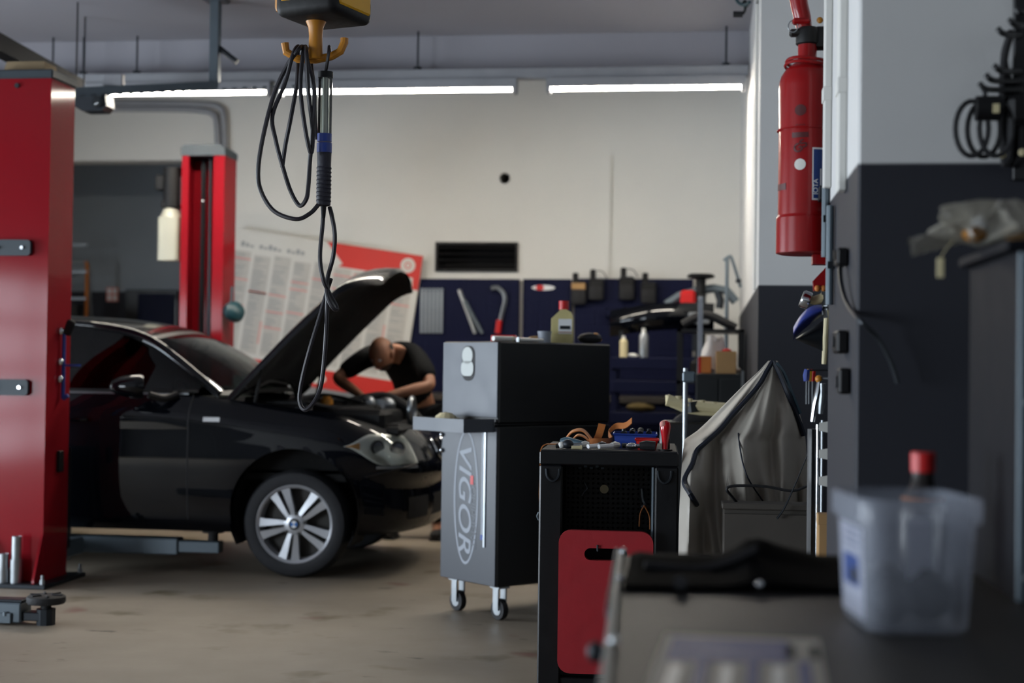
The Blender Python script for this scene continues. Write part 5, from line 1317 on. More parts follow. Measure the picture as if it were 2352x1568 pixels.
MB().tube([(-L*.2, 0, .018), (L*.3, 0, .02), (L, 0, .018)], [.014, .018, .017], 10).build('grip', 'black_rubber', t); MB().ball((-L*.8, 0, .016), .018, 12, (1.2, 1, .7)).build('head', 'chrome', t); MB().tube([(-L*.7, 0, .016), (-L*.2, 0, .017)], .008, 8).build('neck', 'chrome', t)
t, L = flat_tool(1312, .035, 1336, .04, 'brass_drift', 'short dull brass drift at the cart edge', 'drift')
MB().tube([(-L, 0, .007), (L*.6, 0, .007)], .007, 8).build('bar', 'cream', t); MB().tube([(L*.6, 0, .007), (L, 0, .007)], .009, 8).build('head', 'cream', t)
# trays
def tray(px0, px1, y0, y1, hh, m_, lb):
    x0, x1 = PXC(px0), PXC(px1)
    t = thing('small_parts_tray', lb, 'tray', oc((x0+x1)/2, (y0+y1)/2), rzt); w, d = (x1-x0)/2, (y1-y0)/2
    mb = MB().bb((-w, -d, 0), (w, d, .004))
    sl = .010
    for s in (-1, 1):
        mb.add([(-w, s*d, 0), (w, s*d, 0), (w+sl, s*(d+sl), hh), (-w-sl, s*(d+sl), hh), (-w, s*(d-.003), .003), (w, s*(d-.003), .003), (w+sl, s*(d+sl-.003), hh), (-w-sl, s*(d+sl-.003), hh)], [(0, 1, 2, 3), (4, 5, 6, 7), (3, 2, 6, 7), (0, 3, 7, 4), (1, 2, 6, 5)])
        mb.add([(s*w, -d, 0), (s*w, d, 0), (s*(w+sl), d+sl, hh), (s*(w+sl), -d-sl, hh), (s*(w-.003), -d, .003), (s*(w-.003), d, .003), (s*(w+sl-.003), d+sl, hh), (s*(w+sl-.003), -d-sl, hh)], [(0, 1, 2, 3), (4, 5, 6, 7), (3, 2, 6, 7), (0, 3, 7, 4), (1, 2, 6, 5)])
    mb.build('tray_shell', m_, t); MB().tube([(-w-sl, -d-sl, hh), (w+sl, -d-sl, hh), (w+sl, d+sl, hh), (-w-sl, d+sl, hh)], .004, 6, closed=True).build('tray_rim', m_, t)
    return t
bt_ = tray(1412, 1502, .20, .38, .052, 'blue_plastic', 'blue parts tray heaped with small black fittings on the cart')
rt_ = tray(1465, 1506, .09, .16, .038, 'red_plastic', 'small red parts tray before the blue one on the cart')
random.seed(11)
for k in range(16):
    c_, r_ = k % 4, k//4
    x = PXC(1457)+(c_-1.5)*.032+(.004 if r_ == 3 else 0); y = .29+((r_-1)*.046 if r_ < 3 else -.023+.046*(c_ % 2)); z = .018 if r_ < 3 else .0535
    t = thing('hose_fitting', 'small black or grey pipe fitting in the blue tray', 'fitting', oc(x, y, z), R(90)+random.uniform(-.12, .12), 'fittings heaped in the blue tray')
    m_ = random.choice(['black_plastic', 'dark_steel', 'dark_steel', 'zinc'])
    MB().cyl((-.02, 0, 0), (.018, 0, .006*(k % 3)), .010, .012, n=10).build('fitting_body', m_, t); MB().cyl((.0, 0, -.012), (.0, 0, .016), .008, n=6).build('fitting_nut', m_, t)
# upright screwdriver with a clear red grip, standing in a block
t = thing('upright_screwdriver', 'screwdriver with translucent red handle standing upright at the cart corner', 'screwdriver', oc(PXC(1528), .055), rzt)
mat('red_clear', 'B5101C', 0.15, coat=0.6)
MB().cyl((0, 0, 0), (0, 0, .006), .026, n=18).build('foot', 'black_plastic', t)
MB().lathe([(.010, .006), (.011, .03), (.014, .05), (.018, .07), (.020, .09), (.017, .105), (.008, .112), (0, .113)], 14).build('handle', 'red_clear', t)
MB().ball((-.008, -.006, .098), .014, 12).build('handle_end', 'planner_pink', t)
t = thing('spray_nozzle', 'grey capped nozzle standing behind the red screwdriver on the cart', 'nozzle', oc(PXC(1530), .15), rzt)
MB().cyl((0, 0, 0), (0, 0, .04), .015, n=14).build('nozzle_body', 'dark_steel', t); MB().cyl((0, 0, .04), (0, 0, .075), .013, n=14).build('nozzle_cap', 'grey_steel', t)
# orange leather straps
st = thing('leather_strap', 'orange leather strap coiled on the cart and hanging over its side', 'strap', oc(PXC(1330), .30), rzt)
o_ = lambda px, y, z: Vector((PXC(px)-PXC(1330), y-.30, z))
MB().ribbon([o_(1290, .3, .03), o_(1305, .3, .055), o_(1330, .3, .06), o_(1352, .29, .025), o_(1362, .27, .006)], .03, .004, 6, side=(0, 1, .3)).build('coil', 'orange_leather', st)
MB().ribbon([o_(1305, .22, .02), o_(1320, .22, .045), o_(1340, .22, .035), o_(1350, .2, .01)], .025, .004, 6, side=(0, 1, .2)).build('coil', 'orange_leather', st)
MB().ribbon([o_(1358, .3, .01), o_(1368, .31, .04), o_(1376, .32, .085)], .028, .004, 5, side=(1, 0, -.2)).build('tongue', 'orange_leather', st)
MB().ribbon([o_(1345, .28, .018), o_(1372, .26, .02), o_(1400, .30, .024), o_(1392, .34, .05), o_(1408, .36, .075), o_(1432, .34, .08), o_(1448, .33, .10)], .026, .004, 6, side=(0, .6, 1)).build('loop', 'orange_leather', st)
MB().ribbon([o_(1300, .3, .006), o_(1262, .28, .006), o_(1240, .26, .004), o_(1230, .26, -.02), o_(1230, .25, -.10), o_(1229, .24, -.18), o_(1232, .22, -.24)], .022, .004, 6, side=(0, 1, 0)).build('hanging_end', 'orange_leather', st)
MB().tube([o_(1230, .2, -.25), o_(1226, .2, -.265), o_(1230, .2, -.28)], .004, 6, smooth=3).build('buckle', 'grey_steel', st)
# ================================================================== tarpaulin over a machine
mat('tarp_grey', 'A09A90', 0.55, var=0.10, scale=5)
mat('tarp_trim', '101827', 0.6)
ZM = 5.5
rows = [(828, 1764, 1786), (850, 1745, 1797), (880, 1712, 1812), (910, 1682, 1824), (940, 1652, 1834), (970, 1622, 1843), (992, 1598, 1848), (1008, 1572, 1850), (1050, 1567, 1853), (1100, 1564, 1856), (1155, 1561, 1857), (1210, 1559, 1858), (1282, 1558, 1860)]
def LR(y):
    for (y0, l0, r0), (y1, l1, r1) in zip(rows, rows[1:]):
        if y <= y1: t = (y-y0)/(y1-y0); return l0+(l1-l0)*t, r0+(r1-r0)*t
    return rows[-1][1:]
def tarp(w, t, back=False):
    bot = 1280-118*sst(.33, .40, w) if not back else 1210
    bot += 6*math.sin(w*23)
    y = 828+(bot-828)*t
    l, r = LR(y); x = l+(r-l)*w
    fall = (y-828)/450
    dep = -.34*math.sin(math.pi*min(1, max(0, w)))**.7*min(1, fall*1.6)                     # bulge to the front
    fold = .035*math.sin(w*19+fall*4+.8*math.sin(w*7))*min(1, fall*2)+.018*math.sin(w*41-fall*6)*min(1, fall*1.4)
    edge = min(1, w/.08, (1-w)/.08)
    if back: return PZ(x, y, ZM+.10+(.40*math.sin(math.pi*w)**.8)*min(1, fall*1.6))
    flare = -.42*sst(960, 1180, y)*(1-sst(.02, .33, w))
    return PZ(x, y, ZM+dep*1.0*(1-.5*sst(960, 1180, y)*(1-sst(.02, .33, w)))+fold*edge*1.4+.10+flare)
apex = PZ(1775, 826, ZM+.08)
tpB = Vector((PZ(1700, 1200, ZM+.1).x, PZ(1700, 1200, ZM+.1).y, 0))
tpx = thing('tarpaulin', 'grey tarpaulin with dark blue piping draped over a pointed machine', 'tarpaulin', tpB)
MB().grid(lambda w, t: tarp(w, t)-tpB, 90, 46).grid(lambda w, t: tarp(w, t, True)-tpB, 40, 20).build('cover_cloth', 'tarp_grey', tpx, ang=80)
def onT(x, y, off=.022):
    l, r = LR(y); w = (x-l)/(r-l); bot = 1280-118*sst(.33, .40, w)+6*math.sin(w*23); t = (y-828)/(bot-828)
    p = tarp(w, min(1, t)); return p+(CAMP-p).normalized()*off-tpB
for nm, pts in (('piping', [(1774, 830), (1762, 850), (1742, 885), (1712, 920), (1680, 955), (1655, 985), (1622, 1015), (1600, 1035), (1590, 1065), (1572, 1105), (1586, 1135), (1600, 1158)]), ('piping', [(1776, 830), (1790, 855), (1808, 900), (1826, 945), (1838, 975), (1846, 1000)])):
    MB().tube([onT(x, y) for x, y in pts], .010, 6, smooth=5).build(nm, 'tarp_trim', tpx)
MB().tube([onT(x, y, .026) for x, y in ((1782, 834), (1800, 860), (1818, 905), (1836, 950))], .010, 6, smooth=5).build('piping', 'slate', tpx)
MB().tube([onT(x, y, .016) for x, y in ((1696, 995), (1700, 1030), (1708, 1070), (1722, 1105), (1752, 1150))], .003, 6, smooth=5).build('seam_cord', 'tarp_trim', tpx)
# machine under it: column and base (mostly hidden)
mc = thing('covered_machine', 'dark machine base hidden under the grey tarpaulin', 'machine', (apex.x, apex.y+.06, 0))
MB().cyl((0, 0, 0), (0, 0, .5), .10, n=16).cyl((0, 0, .5), (0, 0, apex.z-.06), .02, .008, n=12).build('column', 'dark_steel', mc)
MB().bb((-.15, -.1, 0), (.13, .1, .06)).build('base', 'dark_steel', mc)
# low wooden chest in front of the tarp's right half
mat('grey_wood', '4A453F', 0.8, var=0.25, scale=6)
a, b = PZ(1663, 1156, 5.05), PZ(1862, 1158, 5.05)
bx = thing('wooden_chest', 'low weathered grey wooden chest in front of the tarpaulin', 'chest', ((a.x+b.x)/2, (a.y+b.y)/2, 0), R(2)); w = (b-a).length/2; zt = a.z
MB().bb((-w, .02, .0), (w, .11, zt-.02), .004).build('chest_body', 'grey_wood', bx)
MB().bb((-w-.005, .0, zt-.02), (w+.005, .115, zt), .003).build('lid', 'grey_wood', bx)
for k in range(4): MB().bb((-w+.002, .006, .03+k*(zt-.06)/4), (w-.002, .0195, .03+(k+1)*(zt-.06)/4-.006), .002).build('plank', 'grey_wood', bx)
MB().bb((w-.14, -.03, .06), (w-.01, .0055, .30), .004).build('dark_box', 'black_plastic', bx)
# thin bent wire resting on the chest
hw_ = thing('bent_cable', 'thin black cable looped on the low wooden chest before the tarpaulin', 'cable', Vector((a.x, a.y+.04, zt+.003)))
MB().tube([PZ(x, y, z_)-hw_.location for x, y, z_ in ((1692, 1153, 5.13), (1680, 1138, 5.1), (1670, 1126, 5.08), (1674, 1118, 5.08), (1700, 1115, 5.08), (1760, 1117, 5.08), (1815, 1127, 5.08), (1845, 1120, 5.08), (1862, 1110, 5.08))], .005, 6, smooth=5).build('cable_run', 'black_rubber', hw_)
# thin slanting whip in front
bxi = (Matrix.Translation(bx.location) @ Matrix.Rotation(R(2), 4, 'Z')).inverted()
MB().tube([bxi @ PZ(x, y, z_) for x, y, z_ in ((1785, 1190, 5.04), (1805, 1160, 5.02), (1840, 1080, 5.0), (1868, 1010, 4.98))], [.004, .003, .002, .002], 6, smooth=4).build('loose_wire', 'dark_steel', bx)
# white plastic manifold and black hose beside the tarp
a = PZ(1530, 920, 6.9)
mf = thing('plastic_manifold', 'cream ribbed plastic manifold lying behind the black cart', 'manifold', PZ(1600, 940, 6.9)); o2 = mf.location
MB().tube([PZ(x, y, 6.9)-o2 for x, y in ((1532, 918), (1560, 926), (1600, 932), (1660, 938), (1700, 945))], [.028, .022, .026, .028, .03], 8).build('pipe', 'cream', mf)
MB().tube([PZ(x, y, 6.9)-o2 for x, y in ((1540, 928), (1575, 942), (1610, 948), (1660, 950))], [.012, .014, .012, .014], 8).build('lower_pipe', 'cream', mf)
for x, y in ((1536, 914), (1558, 916), (1583, 922), (1612, 926), (1640, 930)): MB().cyl(PZ(x, y+8, 6.9)-o2, PZ(x, y-7, 6.9)-o2, .016, n=10).build('spigot', 'cream', mf)
MB().tube([PZ(1588, 922, 6.9)-o2, PZ(1591, 946, 6.9)-o2], .030, 10).build('dark_clamp', 'dark_green', mf)
zf = PZ(1600, 953, 6.9)
mh = thing('mixer_pipe_stand', 'black stand with a thick bent black hose behind the cart', 'stand', (zf.x-.05, zf.y+.04, 0)); o2 = mh.location
MB().tube([PZ(x, y, 7.0)-o2 for x, y in ((1552, 1010), (1556, 985), (1575, 968), (1605, 962), (1650, 960))], .045, 12, smooth=5).build('bent_hose', 'black_rubber', mh)
MB().bb((-.12, -.05, 0), (.25, .25, PZ(1600, 970, 6.9).z), .01).build('box', 'black_paint', mh)
p_ = PZ(1574, 960, 6.75)
cs = thing('chrome_post', 'thin chrome post with a clamp standing behind the cart', 'post', (p_.x, p_.y-.05, 0))
zz = PZ(1566, 845, 6.7).z
MB().cyl((0, 0, 0), (0, 0, zz), .012, n=12).build('post', 'zinc', cs); MB().cyl((0, 0, 0), (0, 0, .02), .10, n=20).build('foot', 'dark_steel', cs)
MB().box((.015, 0, zz-.04), (.06, .04, .05), .008).build('clamp', 'grey_steel', cs)
p_ = PZ(1608, 800, 9.78)
vs_ = thing('white_upright', 'slim white metal upright before the dark cabinet', 'upright', (p_.x, p_.y, 0))
MB().bb((-.017, -.017, 0.02), (.017, .017, PZ(1608, 681, 9.78).z), .003).build('bar', 'letter_pale', vs_); MB().bb((-.04, -.04, 0), (.04, .04, .02)).build('foot', 'dark_steel', vs_)
# ================================================================== fire extinguisher behind the near pillar
mat('ext_red', '8E0C10', 0.3, coat=0.3, var=0.04, spec=0.25)
mat('ext_black', '0D0D0E', 0.5)
mat('label_blue', '1C3C7C', 0.45)
mat('mark_dark', '4A0A0E', 0.5)
ZX = 4.48
q = PZ(1850, 585, ZX)
xe = thing('fire_extinguisher', 'red fire extinguisher with a white dot and blue label beside the pillar', 'fire extinguisher', q)
R_ = .084; hx = lambda y: PZ(1850, y, ZX).z-q.z
HS = hx(165)
MB().lathe([(0, .004), (R_*.9, 0), (R_+.005, .004), (R_+.005, hx(502)), (R_+.001, hx(498)), (R_, hx(495))], 40, cap=False).build('base_ring', 'ext_red', xe)
MB().lathe([(R_, .02), (R_, hx(200)), (R_*.985, hx(188)), (R_*.92, hx(174)), (R_*.78, hx(160)), (R_*.55, hx(147)), (R_*.36, hx(140)), (R_*.34, hx(134)), (R_*.34, hx(100))], 40, cap=False).build('cylinder', 'ext_red', xe)
MB().lathe([(R_*.36, hx(102)), (R_*.42, hx(99)), (R_*.42, hx(70)), (R_*.35, hx(62)), (0, hx(60))], 20).box((.055, .01, hx(85)), (.09, .06, .07), .02, seg=2).box((-.035, -.01, hx(75)), (.04, .03, .022), .006).build('valve', 'ext_black', xe)
for k, (z, r_) in enumerate(((hx(140), .062), (hx(149), .066))): MB().tube([Vector((r_*math.cos(a), r_*math.sin(a), z+.004*math.sin(2*a))) for a in [2*math.pi*t/24 for t in range(24)]], .005, 6, closed=True).build('neck_ring', 'ext_red', xe)
MB().tube([(-.01, 0, hx(62)), (-.015, 0, hx(40)), (-.025, 0, hx(10)), (-.035, 0, hx(-40))], [.024, .026, .027, .028], 12).build('carry_handle', 'ext_red', xe)
MB().box((-.02, -.02, hx(50)), (.055, .03, .018), .006).build('trigger_lever', 'ext_red', xe)
MB().tube([Vector((-.045+.014*math.cos(a), -.025, hx(62)+.018*math.sin(a))) for a in [2*math.pi*t/18 for t in range(18)]], .0018, 6, closed=True).build('safety_pin_ring', 'zinc', xe)
MB().ball((.035, -.02, hx(48)), .010, 10, (1, .6, 1)).build('seal', 'ochre_plastic', xe)
FA = math.atan2(CAMP.y-q.y, CAMP.x-q.x)     # bearing of the lettered side
def cy(a, z, off=.0012): return Vector(((R_+off)*math.cos(a), (R_+off)*math.sin(a), z))
def apx(px): return FA+math.asin(max(-.99, min(.99, (px-1850)/(R_*FPX/ZX))))
def cpatch(px0, px1, y0, y1, m_, name, off=.0012, par=xe):
    return MB().grid(lambda u, v: cy(apx(px0)+(apx(px1)-apx(px0))*u, hx(y0)+(hx(y1)-hx(y0))*v, off), 8, 2).build(name, m_, par)
def cdisc(px, y, r, m_, name, off=.0014):
    a0, z0 = apx(px), hx(y)
    pts = [cy(a0, z0, off)]+[cy(a0+r*math.cos(R(20*k))/R_, z0+r*math.sin(R(20*k)), off) for k in range(18)]
    return MB().add(pts, [(0, 1+k, 1+(k+1) % 18) for k in range(18)]).build(name, m_, xe)
cdisc(1836, 262, .017, 'mark_dark', 'round_mark'); cdisc(1836, 385, .017, 'white_plastic', 'round_sticker')
cpatch(1818, 1854, 312, 324, 'mark_dark', 'dark_band'); cpatch(1786, 1805, 425, 440, 'mark_dark', 'small_mark')
def ctext(s, size, px, y, m_, rot=0.0, bold=0.0):
    o = text('printed_text', s, size, m_, xe, Matrix.Rotation(rot, 4, 'Z'), extrude=0.0, bold=bold)
    a0, z0 = apx(px), hx(y)
    for v in o.data.vertices: v.co = cy(a0+v.co.x/R_, z0+v.co.y, .0022)
    return o
ctext('GS', .036, 1836, 345, 'mark_dark', R(40), .001); ctext('CO2', .014, 1836, 298, 'mark_dark')
lb_ = cpatch(1863, 1908, 466, 347, 'badge_white', 'label_sheet'); cpatch(1866, 1906, 462, 351, 'label_blue', 'label_print', .0016)
ctext('JOTA', .020, 1871, 436, 'badge_white', R(90), .0004)
for k, px in enumerate((1880, 1887, 1893)): cpatch(px, px+3, 455-6*k, 395, 'planner_pink' if k == 2 else 'badge_white', 'label_line', .002)
MB().bb((.03, -.02, hx(470)), (U_NP-q.x+.08, V_NPB+.0005-q.y+.0, hx(440))).build('wall_bracket', 'dark_steel', xe) if V_NPB < q.y-R_*.2 else None
MB().tube([Vector(((R_+.003)*math.cos(a), (R_+.003)*math.sin(a), hx(300))) for a in [2*math.pi*t/30 for t in range(30)]], .003, 6, closed=True).build('holding_strap', 'ext_red', xe)
MB().bb((.02, -.03, -.03), (.12, .03, .0)).build('foot_bracket', 'ext_red', xe)
# ================================================================== ducts on the pillar's flank
def flank(px, py): return PU(px, py, U_NP)
for px, w_, zlow, lb in ((1908, .055, 432, 'white cable duct on the far edge of the near pillar'), (1942, .07, 440, 'broad white cable duct running down the flank of the near pillar')):
    p = flank(px, zlow); p.y = min(p.y, V_NPB-w_/2-.004)
    d = thing('cable_duct', lb, 'duct', (U_NP, p.y, p.z))
    MB().bb((-.022, -w_/2, 0), (-.0005, w_/2, CEIL-p.z-.7), .003).build('duct', 'wall_white', d)
    MB().bb((-.026, -w_/2-.004, .25), (-.0005, w_/2+.004, .29), .002).build('joint_cover', 'wall_white', d)
for px, y0, y1, lb in ((1897, 446, 598, 'narrow dark conduit beside the extinguisher'), (1916, 475, 700, 'dark grey conduit on the pillar flank below the white duct')):
    p = flank(px, y1); t_ = flank(px, y0); p.y = min(p.y, V_NPB-.02)
    d = thing('conduit_pipe', lb, 'conduit', (U_NP, p.y, p.z))
    MB().cyl((-.013, 0, 0), (-.013, 0, t_.z-p.z), .011, n=10).build('pipe', 'grey_steel', d); MB().bb((-.02, -.018, .1), (-.0005, .018, .12)).build('saddle', 'dark_steel', d)
for px, y0, y1, w_, lb in ((1946, 572, 612, .10, 'small dark switch box on the pillar flank above the cable'), (1944, 760, 812, .14, 'dark socket box with round inlet on the pillar flank'), (1952, 845, 905, .06, 'plain dark cover plate low on the pillar flank')):
    p = flank(px, y1); t_ = flank(px, y0)
    d = thing('switch_box', lb, 'switch box', (U_NP, p.y, p.z))
    MB().bb((-.03, -w_/2, 0), (-.0005, w_/2, t_.z-p.z), .006).build('box', 'black_plastic', d); MB().cyl((-.034, 0, .03), (-.0305, 0, .03), .015, n=14).build('inlet', 'dark_steel', d)
pc = thing('pillar_cable', 'thin dark cable curving over the dark pillar paint', 'cable', PZ(1975, 735, 3.42))
MB().tube([PZ(x, y, z_)-pc.location for x, y, z_ in ((1938, 575, 3.75), (1930, 610, 3.75), (1932, 650, 3.7), (1945, 695, 3.6), (1975, 735, 3.44), (2015, 775, 3.44), (2045, 830, 3.44), (2062, 880, 3.44))], .006, 6, smooth=5).build('cable_run', 'dark_steel', pc)
# ================================================================== tools hung behind the pillar edge
ZH = 4.47
HO = [0.0]
def H(x, y, dz=0.0): return PZ(x, y, ZH+HO[0]+dz)
def hook_to(t, x, y):
    p = H(x, y)-t.location; MB().tube([p, Vector((p.x+.09, V_NPB-.0-t.location.y-.0+0.0, p.z))], .004, 6).build('wall_hook', 'dark_steel', t)
t = thing('red_bracket', 'red folded metal bracket hanging below the extinguisher', 'bracket', H(1885, 669))
MB().prism([(x, y) for x, y in [((H(px, py)-t.location).x, (H(px, py)-t.location).z) for px, py in ((1866, 646), (1898, 612), (1903, 614), (1903, 664), (1868, 669))]], .03, Matrix.Rotation(R(90), 4, 'X')).build('plate', 'ext_red', t)
for px in (1878, 1892): MB().ball(H(px, 662, -.03)-t.location, .010, 10).build('orange_knob', 'orange_leather', t)
hook_to(t, 1898, 624)
HO[0] = .13
t = thing('pressure_gauge', 'chrome pressure gauge on a brass valve behind the pillar edge', 'gauge', H(1870, 700))
c = H(1849, 688)-t.location
MB().lathe([(0, .012), (.024, .012), (.028, .006), (.028, -.014), (.022, -.018), (0, -.018)], 24, Matrix.Translation(c) @ Matrix.Rotation(R(-70), 4, 'Y')).build('dial_case', 'chrome', t)
MB().tube([c, H(1870, 690)-t.location, H(1888, 685)-t.location, H(1898, 680)-t.location], [.009, .014, .016, .02], 10).build('valve_body', 'cream', t)
MB().box(H(1905, 678)-t.location, (.05, .05, .10), .012).build('regulator', 'black_plastic', t); hook_to(t, 1905, 670)
HO[0] = .0
t = thing('welding_mask', 'blue welding mask with a grey visor hanging on its side', 'mask', H(1870, 770))
mat('mask_blue', '2C3A86', 0.4)
vis = lambda u, v: PZ(1826+(1895-1826)*v, (738+(842-738)*v)+(-34+10*v)*u, ZH+.03-.07*math.sin(math.pi*u))-t.location
MB().grid(lambda u, v: PZ(1822+66*u, 752-52*u**.8+(30-6*u)*v-14*math.sin(math.pi*u)*(1-v), ZH+.05-.09*math.sin(math.pi*(.15+.7*v)))-t.location, 12, 8).build('brow_shell', 'mask_blue', t, ang=60)
MB().grid(lambda u, v: PZ(1828+62*u, 776-40*u+(4+66*u)*v, ZH+.05-.06*math.sin(math.pi*(.15+.7*v)))-t.location, 12, 8).build('visor', 'dark_steel', t, ang=60)
MB().tube([H(1886, 706)-t.location, H(1893, 712)-t.location, H(1896, 730)-t.location], .008, 6).build('head_band', 'zinc', t); hook_to(t, 1892, 706)
HO[0] = .08
t = thing('cream_rod', 'cream wooden rod hanging behind the pillar edge', 'rod', H(1893, 836))
MB().tube([Vector((0, 0, 0)), H(1901, 706)-t.location], [.008, .010], 10).build('rod', 'cream', t); MB().tube([H(1900, 712)-t.location, H(1901, 702)-t.location], .012, 10).build('ferrule', 'zinc', t); hook_to(t, 1901, 704)
HO[0] = .0
t = thing('chrome_puller', 'chrome puller tool with dangling arms behind the pillar edge', 'puller', H(1878, 975))
MB().tube([H(1884, 868)-t.location, H(1880, 900)-t.location, H(1872, 930)-t.location, H(1866, 968)-t.location], [.008, .012, .010, .007], 10).build('arm', 'chrome', t)
MB().tube([H(1888, 880)-t.location, H(1888, 910)-t.location, H(1884, 950)-t.location], [.012, .014, .008], 10).build('arm', 'zinc', t); MB().ball(H(1881, 870)-t.location, .012, 10).build('brass_knob', 'ochre_plastic', t); hook_to(t, 1886, 868)
for k, (x, m_, lb) in enumerate(((1852, 'blue_plastic', 'blue tipped pick among the coloured picks'), (1858, 'yellow_plastic', 'yellow tipped pick among the coloured picks'), (1866, 'red_plastic', 'dark red tipped pick among the coloured picks'))):
    HO[0] = .04*k+.03
    t = thing('hook_pick', lb+' behind the pillar', 'pick', H(x, 890))
    MB().tube([Vector((0, 0, .02)), H(x, 862)-t.location, H(x+2, 848)-t.location], [.008, .010, .008], 8).build('grip', m_, t); MB().tube([Vector((0, 0, .02)), Vector((0, 0, -.05))], .002, 6).build('needle', 'zinc', t)
    MB().tube([H(x+2, 850)-t.location, H(1905, 850)-t.location], .003, 6).build('holder_wire', 'dark_steel', t)
HO[0] = .0
t = thing('slotted_rail', 'upright zinc slotted rail standing against the pillar', 'rail', (H(1914, 1180).x, H(1914, 1180).y, 0))
zt_ = H(1916, 850).z
lattice(-.014, .014, 0, zt_, 1, int(zt_/.03), .010, .015, -.012, .002).bb((-.014, .010, 0), (.014, .012, zt_)).bb((-.014, -.010, 0), (-.012, .010, zt_)).bb((.012, -.010, 0), (.014, .010, zt_)).build('rail', 'zinc', t, flat=True)
for k in range(3):
    z = H(1902, 980+62*k).z; MB().prism([(-.045, -.012), (-.012, -.018), (-.012, .018), (-.045, .012)], .006, Matrix.Translation((0, -.014, z)) @ Matrix.Rotation(R(90), 4, 'X')).build('tab', 'white_plastic', t)
for x, r_, m_, lb, tp_ in ((1863, .014, 'black_paint', 'tall black pole standing beside the chrome rods', 985), (1875, .005, 'chrome', 'thin chrome rod standing beside the black pole', 975), (1886, .004, 'zinc', 'thinner grey rod standing beside the slotted rail', 965)):
    HO[0] = {1863: 0.0, 1875: .05, 1886: .09}[x]
    p = H(x, 1250)
    t = thing('standing_rod', lb, 'rod', (p.x, p.y, 0)); MB().cyl((0, 0, 0), (0, 0, H(x, tp_).z), r_, n=10).build('rod', m_, t); MB().cyl((0, 0, 0), (0, 0, .015), r_*1.4, n=12).build('rod_foot', 'dark_steel', t)
HO[0] = .0
p = H(1905, 1180, -.1)
t = thing('beige_box', 'beige ribbed cardboard box standing low beside the pillar', 'box', (p.x+.0, p.y, 0))
zz = PZ(1905, 1180, ZH-.1).z
MB().bb((-.035, -.03, 0), (.035, .03, zz), .004).build('box', 'cardboard', t); MB().bb((-.036, -.031, zz-.03), (.036, .031, zz+.002), .002).build('box_lid', 'cardboard', t)
# cable ends under the ceiling at the right wall
t = thing('hanging_plugs', 'two black cable plugs hanging under the ceiling beside the white wall', 'plugs', PV(1700, 20, 8.6))
MB().tube([PV(1722, 5, 8.4)-t.location, PV(1708, 12, 8.5)-t.location, PV(1692, 0, 8.6)-t.location, PV(1690, -30, 8.6)-t.location, Vector((-.02, 0, SOFF-t.location.z))], .01, 6, smooth=4).build('cable_end', 'teal', t)
MB().tube([PV(1684, 33, 8.6)-t.location, PV(1706, 33, 8.6)-t.location], .018, 8).build('plug', 'black_rubber', t); MB().tube([PV(1706, 4, 8.6)-t.location, PV(1718, 14, 8.6)-t.location], .018, 8).build('plug', 'black_rubber', t)
MB().tube([PV(1706, 33, 8.6)-t.location, PV(1712, 20, 8.6)-t.location, PV(1708, 5, 8.6)-t.location], .008, 6, smooth=3).build('cable_end', 'black_rubber', t)
# ================================================================== peg hooks with cables on the pillar front
VF = V_NP
def Fp(x, y, off=.02): return PV(x, y, VF-off)
t = thing('hook_rail', 'black hook rail with long upturned pegs on the pillar front', 'hook rail', Fp(2345, 200, 0))
MB().bb((-.02, -.016, -.22), (.012, -.0005, .25), .003).build('rail', 'black_paint', t)
for x, y in ((2292, 66), (2318, 45), (2335, 20), (2250, 192), (2265, 172), (2284, 150)):
    p = [Fp(x, y, .16), Fp(x+10, y+10, .16), Fp(x+28, y+14, .12), Fp(2345, y+14, .02)]
    MB().tube([k-t.location for k in p], .007, 8, smooth=3).build('peg', 'black_paint', t)
t = thing('ear_defenders', 'black ear defenders hanging from the hook rail', 'ear defenders', Fp(2262, 350, .165))
c0 = Fp(2262, 295, .165)-t.location
for dx, dy in ((-.028, 0), (.0, .012), (.024, .0)):
    MB().tube([c0+Vector((dx+.036*math.cos(a), dy, .062*math.sin(a))) for a in [2*math.pi*k/22 for k in range(22)]], .006, 8, closed=True).build('head_band', 'black_rubber', t)
MB().cyl(c0+Vector((-.02, 0, .045)), c0+Vector((.035, 0, .045)), .028, n=18).build('ear_cup', 'black_plastic', t)
MB().bb(c0+Vector((.012, -.03, .03)), c0+Vector((.026, -.026, .05))).build('brass_plate', 'cream', t)
MB().tube([c0+Vector((0, 0, .05)), Vector((c0.x, c0.y, c0.z+.08)), Fp(2258, 205, .16)-t.location], .005, 6).build('loop', 'black_rubber', t)
t = thing('air_hose_bundle', 'bundle of black hoses with brass ends hanging from the hook rail', 'hose', Fp(2330, 375, .10))
for k, (x0, x1) in enumerate(((2300, 2318), (2312, 2340), (2325, 2350))):
    MB().tube([Fp(x, y, .10 if y < 100 else .046-.011*k)-t.location for x, y in ((2322, 74), (2306, 140), (x0+2, 230), (x0, 300), (x0+6, 360), ((x0+x1)/2, 378), (x1, 350), (x1+2, 260), (2338, 252))], .009, 8, smooth=5).build('hose_loop', 'black_rubber', t)
MB().box(Fp(2338, 254, .06)-t.location, (.045, .045, .07), .012).build('hose_grip', 'black_plastic', t)
for x, y in ((2302, 355), (2348, 350)): MB().ball(Fp(x, y, .15)-t.location, .009, 8).build('brass_end', 'cream', t)
